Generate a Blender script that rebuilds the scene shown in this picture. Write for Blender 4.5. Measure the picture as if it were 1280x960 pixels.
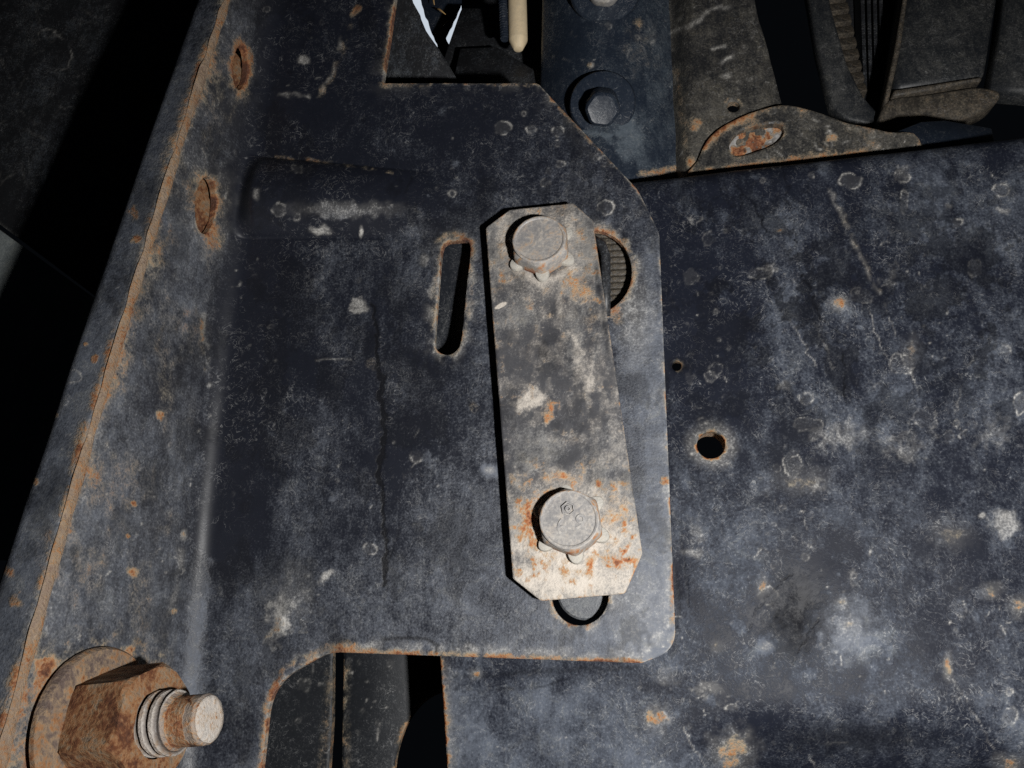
import bpy, bmesh, math, random
import numpy as np
from mathutils import Vector, Matrix

for o in list(bpy.data.objects):
    bpy.data.objects.remove(o)
S = bpy.context.scene
COL = S.collection
rng = np.random.default_rng(11)
random.seed(11)

# ------------------------------------------------------------------ camera
FPX = 1005.0                                   # focal length in photo pixels (1280 wide)
PITCH, YAW, RDIST = math.radians(16), math.radians(8), 0.25
Fv = np.array([-math.sin(YAW) * math.cos(PITCH), math.cos(YAW) * math.cos(PITCH), math.sin(PITCH)])
Rv = np.cross(Fv, [0, 0, 1.0]); Rv /= np.linalg.norm(Rv)
Uv = np.cross(Rv, Fv)
CAM = -Fv * RDIST
cam = bpy.data.cameras.new('Camera')
cam.lens = 36.0 * FPX / 1280.0
cam.clip_start, cam.clip_end = 0.005, 20.0
camo = bpy.data.objects.new('Camera', cam)
camo.matrix_world = Matrix(((Rv[0], Uv[0], -Fv[0], CAM[0]), (Rv[1], Uv[1], -Fv[1], CAM[1]),
                            (Rv[2], Uv[2], -Fv[2], CAM[2]), (0, 0, 0, 1)))
COL.objects.link(camo)
S.camera = camo

# ------------------------------------------------------------------ world, flash, exposure
W = bpy.data.worlds.new('World'); S.world = W; W.use_nodes = True
W.node_tree.nodes['Background'].inputs[0].default_value = (0.6, 0.75, 1.0, 1)
W.node_tree.nodes['Background'].inputs[1].default_value = 0.0025
FLASH = CAM + Rv * 0.085 - Uv * 0.025
fl = bpy.data.lights.new('camera_flash', 'SPOT')
fl.energy = 4.2
fl.shadow_soft_size = 0.006
fl.spot_size = math.radians(150); fl.spot_blend = 0.9
fl.color = (1.0, 0.985, 0.96)
flo = bpy.data.objects.new('camera_flash', fl)
flo.location = FLASH
aim = Vector((0.015, 0.0, -0.055)) - Vector(FLASH)
flo.rotation_euler = aim.to_track_quat('-Z', 'Y').to_euler()
COL.objects.link(flo)
S.view_settings.view_transform = 'Standard'
S.view_settings.look = 'None'
S.view_settings.exposure = 0.0
S.view_settings.gamma = 1.0
S.render.engine = 'CYCLES'
S.cycles.use_denoising = False
S.cycles.sample_clamp_indirect = 1.0
S.cycles.sample_clamp_direct = 6.0
S.cycles.max_bounces = 5
S.cycles.diffuse_bounces = 3
S.cycles.glossy_bounces = 3

# ------------------------------------------------------------------ pixel <-> place helpers
def ray(px, py):
    return Fv * FPX + Rv * (px - 640.0) + Uv * (480.0 - py)
def P(px, py, y=0.0):
    r = ray(px, py)
    return CAM + r * ((y - CAM[1]) / r[1])
def uv(px, py):
    p = P(px, py); return (p[0], p[2])
def proj(co):
    d = np.asarray(co, float) - CAM
    dep = d @ Fv
    return 640 + FPX * (d @ Rv) / dep, 480 - FPX * (d @ Uv) / dep
MM = 0.001
PXM = RDIST / FPX                              # metres per photo pixel near the plate

# ------------------------------------------------------------------ noise in numpy
def _hash(ix, iy, seed):
    h = (ix.astype(np.int64) * 374761393 + iy.astype(np.int64) * 668265263 + seed * 1442695041) & 0xFFFFFFFF
    h = ((h ^ (h >> 13)) * 1274126177) & 0xFFFFFFFF
    return ((h ^ (h >> 16)) & 0xFFFF) / 65535.0
def vnoise(x, y, seed=0):
    ix, iy = np.floor(x), np.floor(y)
    fx, fy = x - ix, y - iy
    fx = fx * fx * (3 - 2 * fx); fy = fy * fy * (3 - 2 * fy)
    a, b = _hash(ix, iy, seed), _hash(ix + 1, iy, seed)
    c, d = _hash(ix, iy + 1, seed), _hash(ix + 1, iy + 1, seed)
    return (a * (1 - fx) + b * fx) * (1 - fy) + (c * (1 - fx) + d * fx) * fy
def fbm(x, y, seed=0, octv=4):
    s, a, t = 0, 0.5, 0
    for k in range(octv):
        s = s + a * vnoise(x * 2 ** k, y * 2 ** k, seed + k * 17); t += a; a *= 0.55
    return s / t
def sstep(a, b, x):
    t = np.clip((x - a) / (b - a), 0, 1); return t * t * (3 - 2 * t)

# ------------------------------------------------------------------ materials
def node(nt, typ, **kw):
    n = nt.nodes.new(typ)
    for k, v in kw.items():
        setattr(n, k, v)
    return n
def weathered(name, base=(0.0068, 0.0080, 0.0128), dustc=(0.135, 0.145, 0.165), dust=0.0, rust=0.0, white=0.0,
              whitec=(0.62, 0.60, 0.56), gloss=0.38, bump=1.0, scale=1.0, tan=(0.30, 0.26, 0.19), rustdark=1.0, filam=0.5, spec=0.4, streak=(0.6, 0.2), rmul=1.0):
    m = bpy.data.materials.new(name); m.use_nodes = True
    nt = m.node_tree; L = nt.links.new
    bs = nt.nodes['Principled BSDF']
    tc = node(nt, 'ShaderNodeTexCoord')
    def noise(sc, det, rough=0.6, dist=0.0):
        n = node(nt, 'ShaderNodeTexNoise'); n.inputs['Scale'].default_value = sc * scale
        n.inputs['Detail'].default_value = det; n.inputs['Roughness'].default_value = rough
        n.inputs['Distortion'].default_value = dist
        L(tc.outputs['Object'], n.inputs['Vector']); return n.outputs['Fac']
    def mth(op, a, b=None, c=None, clamp=False):
        n = node(nt, 'ShaderNodeMath', operation=op); n.use_clamp = clamp
        for i, v in enumerate((a, b, c)):
            if v is None: continue
            if isinstance(v, (int, float)): n.inputs[i].default_value = v
            else: L(v, n.inputs[i])
        return n.outputs[0]
    def ss(lo, hi, x):
        n = node(nt, 'ShaderNodeMapRange', interpolation_type='SMOOTHSTEP')
        n.inputs[1].default_value = lo; n.inputs[2].default_value = hi
        L(x, n.inputs[0]); return n.outputs[0]
    def att(nm):
        n = node(nt, 'ShaderNodeAttribute'); n.attribute_name = nm; return n.outputs['Fac']
    def mix(f, a, b):
        n = node(nt, 'ShaderNodeMix', data_type='RGBA')
        L(f, n.inputs[0])
        for i, v in ((6, a), (7, b)):
            if isinstance(v, tuple): n.inputs[i].default_value = (*v, 1)
            else: L(v, n.inputs[i])
        return n.outputs[2]
    def ramp(f, stops):
        n = node(nt, 'ShaderNodeValToRGB')
        e = n.color_ramp.elements
        while len(e) < len(stops): e.new(0.5)
        for k, (p, c) in enumerate(stops):
            e[k].position = p; e[k].color = (*c, 1)
        L(f, n.inputs[0]); return n.outputs[0]
    n1 = noise(55, 6, 0.62, 0.6); n2 = noise(330, 8, 0.68, 0.3); n3 = noise(1500, 5, 0.62)
    n4 = noise(160, 9, 0.72, 1.2)
    # dust film, carrying some painted shade and sheen: large patches, broken by fine grain
    d = mth('ADD', att('dust'), dust)
    d = mth('MULTIPLY_ADD', mth('SUBTRACT', n1, 0.5), 1.15, d)
    d = mth('MULTIPLY_ADD', mth('SUBTRACT', n2, 0.5), 0.8, d)
    d = mth('MULTIPLY_ADD', mth('SUBTRACT', n3, 0.5), 1.25, d)
    mp = node(nt, 'ShaderNodeMapping'); mp.inputs['Scale'].default_value = (1, 1, streak[1]); mp.inputs['Rotation'].default_value = (0, 0.06, 0)
    L(tc.outputs['Object'], mp.inputs['Vector'])
    ns = node(nt, 'ShaderNodeTexNoise'); ns.inputs['Scale'].default_value = 420 * scale; ns.inputs['Detail'].default_value = 6; ns.inputs['Roughness'].default_value = 0.65
    L(mp.outputs[0], ns.inputs['Vector'])
    d = mth('MULTIPLY_ADD', mth('SUBTRACT', ns.outputs['Fac'], 0.5), streak[0], d)
    dm = ss(-0.12, 1.05, d)
    c = mix(n4, base, tuple(min(1, v * 1.9) for v in base))
    dcol = ramp(n4, [(0.30, tuple(v * 0.72 for v in dustc)), (0.5, dustc), (0.68, (dustc[0] * 1.25, dustc[1] * 1.18, dustc[2] * 1.02))])
    c = mix(mth('MULTIPLY', dm, 0.92), c, dcol)
    # light grains
    gr = ss(0.60, 0.72, n3)
    c = mix(mth('MULTIPLY', gr, mth('MULTIPLY_ADD', dm, 0.26, 0.05)), c, (0.34, 0.34, 0.34))
    n5 = noise(210, 5, 0.55, 2.2)
    fil = ss(0.955, 1.0, mth('SUBTRACT', 1.0, mth('MULTIPLY', mth('ABSOLUTE', mth('SUBTRACT', n5, 0.5)), 3.0)))
    fil = mth('MULTIPLY', fil, mth('MULTIPLY', mth('MULTIPLY', ss(0.40, 0.62, n4), ss(0.36, 0.58, n1)), filam))
    c = mix(fil, c, (0.36, 0.36, 0.36))
    # pale mineral deposits and painted highlights
    w = mth('ADD', att('white'), white)
    wg = ss(0.0, 0.14, w)
    wsoft = mth('MULTIPLY', mth('MULTIPLY', w, mth('MULTIPLY_ADD', n2, 1.0, 0.45)), mth('MULTIPLY_ADD', n3, 0.9, 0.5))
    w = mth('MULTIPLY_ADD', mth('MULTIPLY', mth('SUBTRACT', n2, 0.5), 1.3), wg, w)
    w = mth('MULTIPLY_ADD', mth('MULTIPLY', mth('SUBTRACT', n3, 0.5), 1.6), wg, w)
    w = mth('MULTIPLY_ADD', ss(0.10, 0.95, w), 0.42, mth('MULTIPLY', wsoft, 0.62), clamp=True)
    c = mix(w, c, whitec)
    # rust: tan halo, then orange, then brown
    r = mth('ADD', att('rust'), rust)
    r = mth('MULTIPLY_ADD', mth('SUBTRACT', n2, 0.5), mth('MULTIPLY', ss(0.02, 0.3, r), 1.3), r)
    r = mth('MULTIPLY_ADD', mth('SUBTRACT', n3, 0.5), mth('MULTIPLY', ss(0.02, 0.3, r), 0.7), r)
    rm = mth('MULTIPLY', ss(0.06, 0.62, r), mth('MULTIPLY_ADD', n3, 0.7, 0.6), clamp=True)
    k = rustdark
    rv = mth('MULTIPLY_ADD', mth('SUBTRACT', n4, 0.5), 1.4, r)
    rv = mth('MULTIPLY_ADD', mth('SUBTRACT', n1, 0.5), 1.1, rv)
    rv = mth('MULTIPLY_ADD', mth('SUBTRACT', n3, 0.5), 0.35, rv)
    rc = ramp(rv,
              [(0.12, tan), (0.40, (0.33, 0.235, 0.15)), (0.60, (0.33, 0.165, 0.072)), (0.80, (0.20 * k, 0.070 * k, 0.026 * k)), (1.0, (0.10 * k, 0.036 * k, 0.017 * k))])
    if rmul != 1.0: rc = mix(ss(-1, 0, n1), rc, rc); hs_ = node(nt, 'ShaderNodeHueSaturation'); hs_.inputs['Value'].default_value = rmul; L(rc, hs_.inputs['Color']); rc = hs_.outputs[0]
    c = mix(rm, c, rc)
    dk = mth('MULTIPLY', att('dark'), mth('MULTIPLY_ADD', n2, 0.9, 0.5), clamp=True)
    c = mix(dk, c, (0.0055, 0.006, 0.0085))
    L(c, bs.inputs['Base Color'])
    ro = mth('MULTIPLY_ADD', dm, 0.36, gloss)
    ro = mth('ADD', ro, mth('MULTIPLY', mth('ADD', rm, w), 0.4), clamp=True)
    L(ro, bs.inputs['Roughness'])
    bs.inputs['Specular IOR Level'].default_value = spec
    h = mth('MULTIPLY', n3, 0.22)
    h = mth('MULTIPLY_ADD', n2, 0.30, h)
    h = mth('MULTIPLY', h, mth('MULTIPLY_ADD', dm, 0.85, 0.12))
    h = mth('MULTIPLY_ADD', mth('MULTIPLY', rm, n2), 1.1, h)
    h = mth('MULTIPLY_ADD', mth('MULTIPLY', w, n3), 0.5, h)
    h = mth('MULTIPLY_ADD', dk, -0.25, h)
    bp = node(nt, 'ShaderNodeBump'); bp.inputs['Strength'].default_value = 0.55 * bump
    bp.inputs['Distance'].default_value = 0.0007
    L(h, bp.inputs['Height']); L(bp.outputs[0], bs.inputs['Normal'])
    return m

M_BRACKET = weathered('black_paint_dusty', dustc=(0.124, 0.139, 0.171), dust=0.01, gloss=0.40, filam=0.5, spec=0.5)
M_BEAM = weathered('black_paint_beam', dust=-0.10, gloss=0.40, spec=0.07, dustc=(0.108, 0.123, 0.153), filam=0.5)
M_STRAP = weathered('strap_steel', base=(0.034, 0.035, 0.040), dustc=(0.235, 0.231, 0.225), dust=0.26, whitec=(0.54, 0.49, 0.43), rmul=1.2, tan=(0.40, 0.32, 0.24), rustdark=1.5)
M_BOLT = weathered('bolt_zinc', base=(0.10, 0.10, 0.108), dustc=(0.34, 0.318, 0.29), dust=0.36, white=0.2, rust=0.08, bump=0.4, gloss=0.33, spec=0.6, whitec=(0.58, 0.55, 0.50), tan=(0.40, 0.32, 0.26), rustdark=1.5, scale=0.7)
M_RUST = weathered('heavy_rust', base=(0.05, 0.03, 0.022), dustc=(0.16, 0.125, 0.11), dust=0.35, rust=0.64, tan=(0.20, 0.15, 0.125), gloss=0.55, bump=1.5, rustdark=0.8, scale=0.55, rmul=0.72)
M_WASH = weathered('washer_rust', base=(0.05, 0.032, 0.026), dustc=(0.15, 0.125, 0.118), dust=0.45, rust=0.46, tan=(0.17, 0.125, 0.105), gloss=0.5, bump=1.2, rustdark=0.9, scale=0.5, rmul=0.8)
M_LETTER = weathered('stamped_paint', dustc=(0.14, 0.145, 0.155), dust=0.45)
M_SEAM = weathered('seam_rust', base=(0.10, 0.06, 0.04), dustc=(0.30, 0.25, 0.20), dust=0.4, rust=0.40, bump=1.4, tan=(0.42, 0.33, 0.25))
M_STUD = weathered('stud_steel', base=(0.10, 0.08, 0.07), dustc=(0.36, 0.32, 0.29), dust=0.35, rust=0.26, tan=(0.45, 0.35, 0.27), gloss=0.4)
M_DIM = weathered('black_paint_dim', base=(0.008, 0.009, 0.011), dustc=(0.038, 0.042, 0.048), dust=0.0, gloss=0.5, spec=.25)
M_BACK = weathered('black_paint_back', base=(0.010, 0.0115, 0.015), dustc=(0.10, 0.105, 0.11), dust=0.02, gloss=0.42)
M_BLUE = weathered('blue_black_paint', base=(0.010, 0.014, 0.022), dustc=(0.080, 0.100, 0.122), dust=-0.05, gloss=0.36)
M_BLUE2 = weathered('dusty_blue_paint', base=(0.012, 0.015, 0.020), dustc=(0.085, 0.09, 0.09), dust=0.10, gloss=0.4)
M_MUD = weathered('muddy_metal', base=(0.02, 0.018, 0.016), dustc=(0.15, 0.122, 0.088), dust=0.2, rust=0.14, gloss=0.5)
M_WARM = weathered('dirty_paint', base=(0.010, 0.0105, 0.012), dustc=(0.128, 0.118, 0.098), dust=0.05, gloss=0.42)
M_COOL = weathered('cooler_dusty', base=(0.010, 0.0115, 0.014), dustc=(0.105, 0.104, 0.098), dust=0.2, rust=0.04, gloss=0.45)
M_LINER = weathered('black_plastic', base=(0.012, 0.0125, 0.014), dustc=(0.15, 0.172, 0.205), dust=-0.02, gloss=0.45, bump=0.5)
M_GREY = weathered('grey_plastic', base=(0.11, 0.125, 0.13), dustc=(0.30, 0.33, 0.33), dust=0.35, gloss=0.5)
M_BEIGE = weathered('beige_plastic', base=(0.50, 0.40, 0.26), dustc=(0.62, 0.52, 0.36), dust=0.3, gloss=0.45, bump=0.3)
M_STRAW = weathered('dry_straw', base=(0.42, 0.26, 0.10), dustc=(0.55, 0.38, 0.18), dust=0.2, gloss=0.6)
M_GAP = bpy.data.materials.new('daylight'); M_GAP.use_nodes = True
_n = M_GAP.node_tree.nodes; _e = _n.new('ShaderNodeEmission')
_e.inputs[0].default_value = (0.80, 0.89, 1.0, 1); _e.inputs[1].default_value = 0.7
M_GAP.node_tree.links.new(_e.outputs[0], _n['Material Output'].inputs[0])

# ------------------------------------------------------------------ object helpers
def tag(o, label=None, cat=None, group=None, kind=None):
    if label: o['label'] = label
    if cat: o['category'] = cat
    if group: o['group'] = group
    if kind: o['kind'] = kind
    return o
def empty(name, loc, label, cat, group=None):
    o = bpy.data.objects.new(name, None); COL.objects.link(o)
    o.location = tuple(loc); o.empty_display_size = 0.01
    return tag(o, label, cat, group)
def link(name, me, mat, parent=None, smooth=True, center=None):
    """mesh given in world coordinates; origin moved to its middle; parented with its place kept"""
    n = len(me.vertices)
    co = np.empty(n * 3, np.float32); me.vertices.foreach_get('co', co); co = co.reshape(-1, 3)
    c = (co.min(0) + co.max(0)) / 2 if center is None else np.asarray(center, float)
    me.vertices.foreach_set('co', (co - c.astype(np.float32)).ravel())
    if smooth is not None:
        me.polygons.foreach_set('use_smooth', np.full(len(me.polygons), bool(smooth)))
    if mat: me.materials.append(mat)
    me.update()
    o = bpy.data.objects.new(name, me); COL.objects.link(o)
    w = Vector(c.tolist())
    if parent is not None:
        o.parent = parent
        base = parent.location.copy()
        if parent.parent: base += parent.parent.location
        o.location = w - base
    else:
        o.location = w
    return o
def np_mesh(name, verts, quads, attrs=None, tris=None):
    me = bpy.data.meshes.new(name)
    verts = np.asarray(verts, np.float32)
    nq = len(quads); ntr = 0 if tris is None else len(tris)
    me.vertices.add(len(verts)); me.vertices.foreach_set('co', verts.ravel())
    li = np.asarray(quads, np.int32).ravel()
    starts = np.arange(nq) * 4
    if ntr:
        li = np.concatenate([li, np.asarray(tris, np.int32).ravel()])
        starts = np.concatenate([starts, nq * 4 + np.arange(ntr) * 3])
    me.loops.add(len(li)); me.loops.foreach_set('vertex_index', li)
    me.polygons.add(nq + ntr)
    me.polygons.foreach_set('loop_start', starts.astype(np.int32))
    me.update(calc_edges=True); me.validate()
    for k, a in (attrs or {}).items():
        at = me.attributes.new(k, 'FLOAT', 'POINT')
        at.data.foreach_set('value', np.asarray(a, np.float32))
    return me
def bm_mesh(bm, name='m'):
    bmesh.ops.recalc_face_normals(bm, faces=bm.faces)
    me = bpy.data.meshes.new(name); bm.to_mesh(me); bm.free(); return me
def bevel(o, w=0.0006, seg=2):
    b = o.modifiers.new('bevel', 'BEVEL'); b.width = w; b.segments = seg; b.limit_method = 'ANGLE'
    b.angle_limit = math.radians(40)
    for p in o.data.polygons: p.use_smooth = True
    return o

# polygon tools in sheet coordinates
def fillet(pts, radii):
    """polygon corners rounded by the given radius each"""
    out = []; n = len(pts)
    if isinstance(radii, (int, float)): radii = [radii] * n
    for i in range(n):
        p = np.array(pts[i], float); a = np.array(pts[i - 1], float); b = np.array(pts[(i + 1) % n], float)
        r = radii[i]
        if r <= 0: out.append(tuple(p)); continue
        d1 = (a - p); l1 = np.linalg.norm(d1); d1 /= l1
        d2 = (b - p); l2 = np.linalg.norm(d2); d2 /= l2
        ang = math.acos(max(-1, min(1, d1 @ d2)))
        t = min(r / math.tan(ang / 2), l1 * 0.49, l2 * 0.49); r = t * math.tan(ang / 2)
        bis = d1 + d2; bis /= np.linalg.norm(bis)
        c = p + bis * (r / math.sin(ang / 2))
        s = p + d1 * t - c; e = p + d2 * t - c
        a0 = math.atan2(s[1], s[0]); da = math.atan2(e[1], e[0]) - a0
        da = (da + math.pi) % (2 * math.pi) - math.pi
        k = max(3, int(abs(da) / 0.16))
        for j in range(k + 1):
            q = a0 + da * j / k; out.append((c[0] + r * math.cos(q), c[1] + r * math.sin(q)))
    return out
def smooth_poly(pts, n=6):
    """closed Catmull-Rom through the points"""
    out = []; m = len(pts); A = [np.array(p, float) for p in pts]
    for i in range(m):
        p0, p1, p2, p3 = A[i - 1], A[i], A[(i + 1) % m], A[(i + 2) % m]
        for j in range(n):
            t = j / n
            out.append(tuple(0.5 * ((2 * p1) + (p2 - p0) * t + (2 * p0 - 5 * p1 + 4 * p2 - p3) * t * t + (3 * p1 - p0 - 3 * p2 + p3) * t ** 3)))
    return out
def circ(cx, cy, rx, ry=None, n=36, rot=0.0):
    ry = ry or rx
    return [(cx + rx * math.cos(a) * math.cos(rot) - ry * math.sin(a) * math.sin(rot),
             cy + rx * math.cos(a) * math.sin(rot) + ry * math.sin(a) * math.cos(rot))
            for a in [2 * math.pi * k / n for k in range(n)]]
def poly_sd(X, Y, poly, nearest=False):
    poly = np.asarray(poly, float); q = np.roll(poly, -1, 0)
    best = np.full(X.shape, 1e9); inside = np.zeros(X.shape, bool)
    if nearest: nx = X.copy(); ny = Y.copy()
    for (x0, y0), (x1, y1) in zip(poly, q):
        dx, dy = x1 - x0, y1 - y0; l2 = dx * dx + dy * dy
        if l2 < 1e-16: continue
        t = np.clip(((X - x0) * dx + (Y - y0) * dy) / l2, 0, 1)
        ex, ey = x0 + t * dx, y0 + t * dy
        d = (X - ex) ** 2 + (Y - ey) ** 2
        if nearest:
            m = d < best; nx[m] = ex[m]; ny[m] = ey[m]
        best = np.minimum(best, d)
        if y0 != y1:
            c = ((y0 > Y) != (y1 > Y)) & (X < (x1 - x0) * (Y - y0) / (y1 - y0) + x0)
            inside ^= c
    sd = np.sqrt(best) * np.where(inside, -1, 1)
    return (sd, nx, ny) if nearest else sd

class Paint:
    """stains, with some painted shade and sheen, laid onto a surface: arrays of the surface points, in photo pixels near the plate"""
    def __init__(s, X, Y, sd=None):
        s.x, s.y, s.sd = X, Y, sd
        s.a = {k: np.zeros(len(X)) for k in ('rust', 'dust', 'white', 'dark')}
        s.wx = (fbm(X / 9, Y / 9, 5) - 0.5); s.wy = (fbm(X / 9 + 50, Y / 9, 6) - 0.5)
    def _sel(s, cx, cy, r):
        return np.nonzero((np.abs(s.x - cx) < r) & (np.abs(s.y - cy) < r))[0]
    def blob(s, ch, cx, cy, rx, ry=None, v=1.0, rot=0.0, soft=0.6, rag=0.5):
        ry = ry or rx; R = max(rx, ry) * 1.8 + 6; i = s._sel(cx, cy, R)
        if not len(i): return
        j = rag * min(rx, ry)
        dx = s.x[i] - cx + s.wx[i] * j * 2; dy = s.y[i] - cy + s.wy[i] * j * 2
        c, n = math.cos(rot), math.sin(rot)
        q = np.hypot((dx * c + dy * n) / rx, (-dx * n + dy * c) / ry)
        s.a[ch][i] += v * (1 - sstep(1 - soft, 1 + soft * 0.4, q))
    def ring(s, ch, cx, cy, rx, ry=None, v=0.6, rot=0.0, w=1.3, fill=0.15, rag=0.6, arc=None):
        ry = ry or rx; R = max(rx, ry) * 1.6 + 8; i = s._sel(cx, cy, R)
        if not len(i): return
        j = rag * min(rx, ry)
        dx = s.x[i] - cx + s.wx[i] * j; dy = s.y[i] - cy + s.wy[i] * j
        c, n = math.cos(rot), math.sin(rot)
        ex, ey = (dx * c + dy * n) / rx, (-dx * n + dy * c) / ry
        q = np.hypot(ex, ey); m = (rx + ry) / 2
        line = np.exp(-((q - 1) * m / w) ** 2)
        if arc is not None:
            an = np.arctan2(ey, ex); da = np.abs((an - arc[0] + math.pi) % (2 * math.pi) - math.pi)
            line = line * (1 - sstep(arc[1] * 0.6, arc[1], da))
        s.a[ch][i] += v * line * sstep(0.25, 0.7, vnoise(s.x[i] / 6, s.y[i] / 6, 8)) * 1.1 + v * fill * (q < 1)
    def line(s, ch, pts, w=1.5, v=0.7, jit=2.0, broken=0.3):
        pts = np.asarray(pts, float)
        x0, y0 = pts.min(0) - 12 - w * 3; x1, y1 = pts.max(0) + 12 + w * 3
        i = np.nonzero((s.x > x0) & (s.x < x1) & (s.y > y0) & (s.y < y1))[0]
        if not len(i): return
        X = s.x[i] + s.wx[i] * jit * 2.5; Y = s.y[i] + s.wy[i] * jit * 2.5
        b = np.full(len(i), 1e9)
        for (a0, b0), (a1, b1) in zip(pts[:-1], pts[1:]):
            dx, dy = a1 - a0, b1 - b0
            t = np.clip(((X - a0) * dx + (Y - b0) * dy) / max(dx * dx + dy * dy, 1e-9), 0, 1)
            b = np.minimum(b, np.hypot(X - a0 - t * dx, Y - b0 - t * dy))
        brk = sstep(broken - 0.15, broken + 0.15, fbm(s.x[i] / 14, s.y[i] / 14, 31, 3)) if broken > 0 else 1
        s.a[ch][i] += v * np.exp(-(b / w) ** 2) * brk
    def scatter(s, n, box, rmin=2, rmax=7, seed=1, dens=None):
        """dried water drops, flecks and little scratches"""
        r = np.random.default_rng(seed)
        for k in range(n):
            cx, cy = r.uniform(box[0], box[2]), r.uniform(box[1], box[3])
            if vnoise(np.array([cx / 55.0]), np.array([cy / 55.0]), seed)[0] < 0.45 + 0.2 * r.random(): continue
            t = r.random(); R = rmin + (rmax - rmin) * r.random() ** 2.2
            if t < 0.30:
                s.ring('white', cx, cy, R, R * r.uniform(0.6, 1.3), v=r.uniform(0.04, 0.20), rot=r.uniform(0, 3), w=r.uniform(0.8, 1.3), fill=r.uniform(0, 0.35), rag=r.uniform(0.8, 2.2))
            elif t < 0.55:
                s.ring('white', cx, cy, R * 1.2, R * r.uniform(0.6, 1.3), v=r.uniform(0.10, 0.34), w=0.9, fill=0, rag=1.6, arc=(r.uniform(-3, 3), r.uniform(0.6, 1.7)))
            elif t < 0.83:
                s.blob('white', cx, cy, r.uniform(1.0, 2.4), r.uniform(1.0, 2.4), v=r.uniform(0.12, 0.4) * (1.6 if r.random() < .12 else 1), soft=0.9)
            elif t < 0.93:
                s.blob('dust', cx, cy, R * 1.6, R * r.uniform(0.8, 1.8), v=r.uniform(0.15, 0.45), rot=r.uniform(0, 3), soft=0.5, rag=0.9)
            else:
                a = r.uniform(0, 3.1); l = r.uniform(3, 14)
                s.line('white', [(cx, cy), (cx + l * math.cos(a), cy + l * math.sin(a))], w=0.8, v=r.uniform(0.15, 0.4), broken=0.2)

def sheet(name, outer, holes, cell, thick, deform, paint, mat, parent=None, edge=0.0005, bounds=None):
    """sheet metal cut to an outline with holes; front skin + cut edges of the given thickness"""
    o = np.asarray(outer)
    u0, v0 = o.min(0) - cell; u1, v1 = o.max(0) + cell
    nu, nv = int((u1 - u0) / cell) + 1, int((v1 - v0) / cell) + 1
    U, V = np.meshgrid(u0 + np.arange(nu) * cell, v0 + np.arange(nv) * cell)
    polys = [outer] + holes
    sd = poly_sd(U, V, outer)
    for h in holes:
        hh = np.asarray(h); pad = 0.012
        m = (U > hh[:, 0].min() - pad) & (U < hh[:, 0].max() + pad) & (V > hh[:, 1].min() - pad) & (V < hh[:, 1].max() + pad)
        s2 = np.full(U.shape, -pad); s2[m] = -poly_sd(U[m], V[m], h)
        sd = np.maximum(sd, s2)
    cs = (sd[:-1, :-1] + sd[1:, :-1] + sd[:-1, 1:] + sd[1:, 1:]) / 4
    keep = cs < 0
    idx = np.arange(nu * nv).reshape(nv, nu)
    kp = np.pad(keep, 1)
    a, b, c, d = idx[:-1, :-1], idx[:-1, 1:], idx[1:, 1:], idx[1:, :-1]
    quads = np.stack([a[keep], b[keep], c[keep], d[keep]], 1)
    ed = []
    for (nb, e0, e1) in ((kp[:-2, 1:-1], a, b), (kp[1:-1, 2:], b, c), (kp[2:, 1:-1], c, d), (kp[1:-1, :-2], d, a)):
        m = keep & ~nb
        ed.append(np.stack([e0[m], e1[m]], 1))
    ed = np.concatenate(ed)
    bnd = np.unique(ed)
    Uf, Vf, sf = U.ravel().copy(), V.ravel().copy(), sd.ravel().copy()
    bx, by = Uf[bnd], Vf[bnd]
    best = np.full(len(bnd), 1e9); nx = bx.copy(); ny = by.copy()
    for p in polys:
        s1, px_, py_ = poly_sd(bx, by, p, True)
        m = np.abs(s1) < best; best[m] = np.abs(s1)[m]; nx[m] = px_[m]; ny[m] = py_[m]
    Uf[bnd], Vf[bnd], sf[bnd] = nx, ny, 0.0
    used = np.unique(quads); mp = np.full(nu * nv, -1); mp[used] = np.arange(len(used))
    quads = mp[quads]; ed = mp[ed]
    u, v, s = Uf[used], Vf[used], sf[used]
    q = np.clip(1 + s / edge, 0, 1)
    wb = edge * (1 - np.sqrt(np.clip(1 - q * q, 0, 1)))
    front = deform(u, v, wb)
    bi = np.unique(ed); m2 = np.full(len(used), -1); m2[bi] = np.arange(len(bi))
    n0 = len(used); nb = len(bi)
    r0 = front[bi]; r1 = deform(u[bi], v[bi], np.full(nb, thick))
    verts = np.concatenate([front, r0, r1])
    e0, e1 = m2[ed[:, 0]] + n0, m2[ed[:, 1]] + n0
    quads = np.concatenate([quads, np.stack([e1, e0, e0 + nb, e1 + nb], 1)])
    X, Y = proj(front)
    pt = Paint(X, Y, -s / PXM)
    paint(pt, u, v)
    at = {}
    for k, arr in pt.a.items():
        e = arr[bi]
        if k == 'rust': e = np.maximum(e, 0.28)
        at[k] = np.concatenate([arr, e, e])
    me = np_mesh(name, verts, quads, at)
    return link(name, me, mat, parent)

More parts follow.
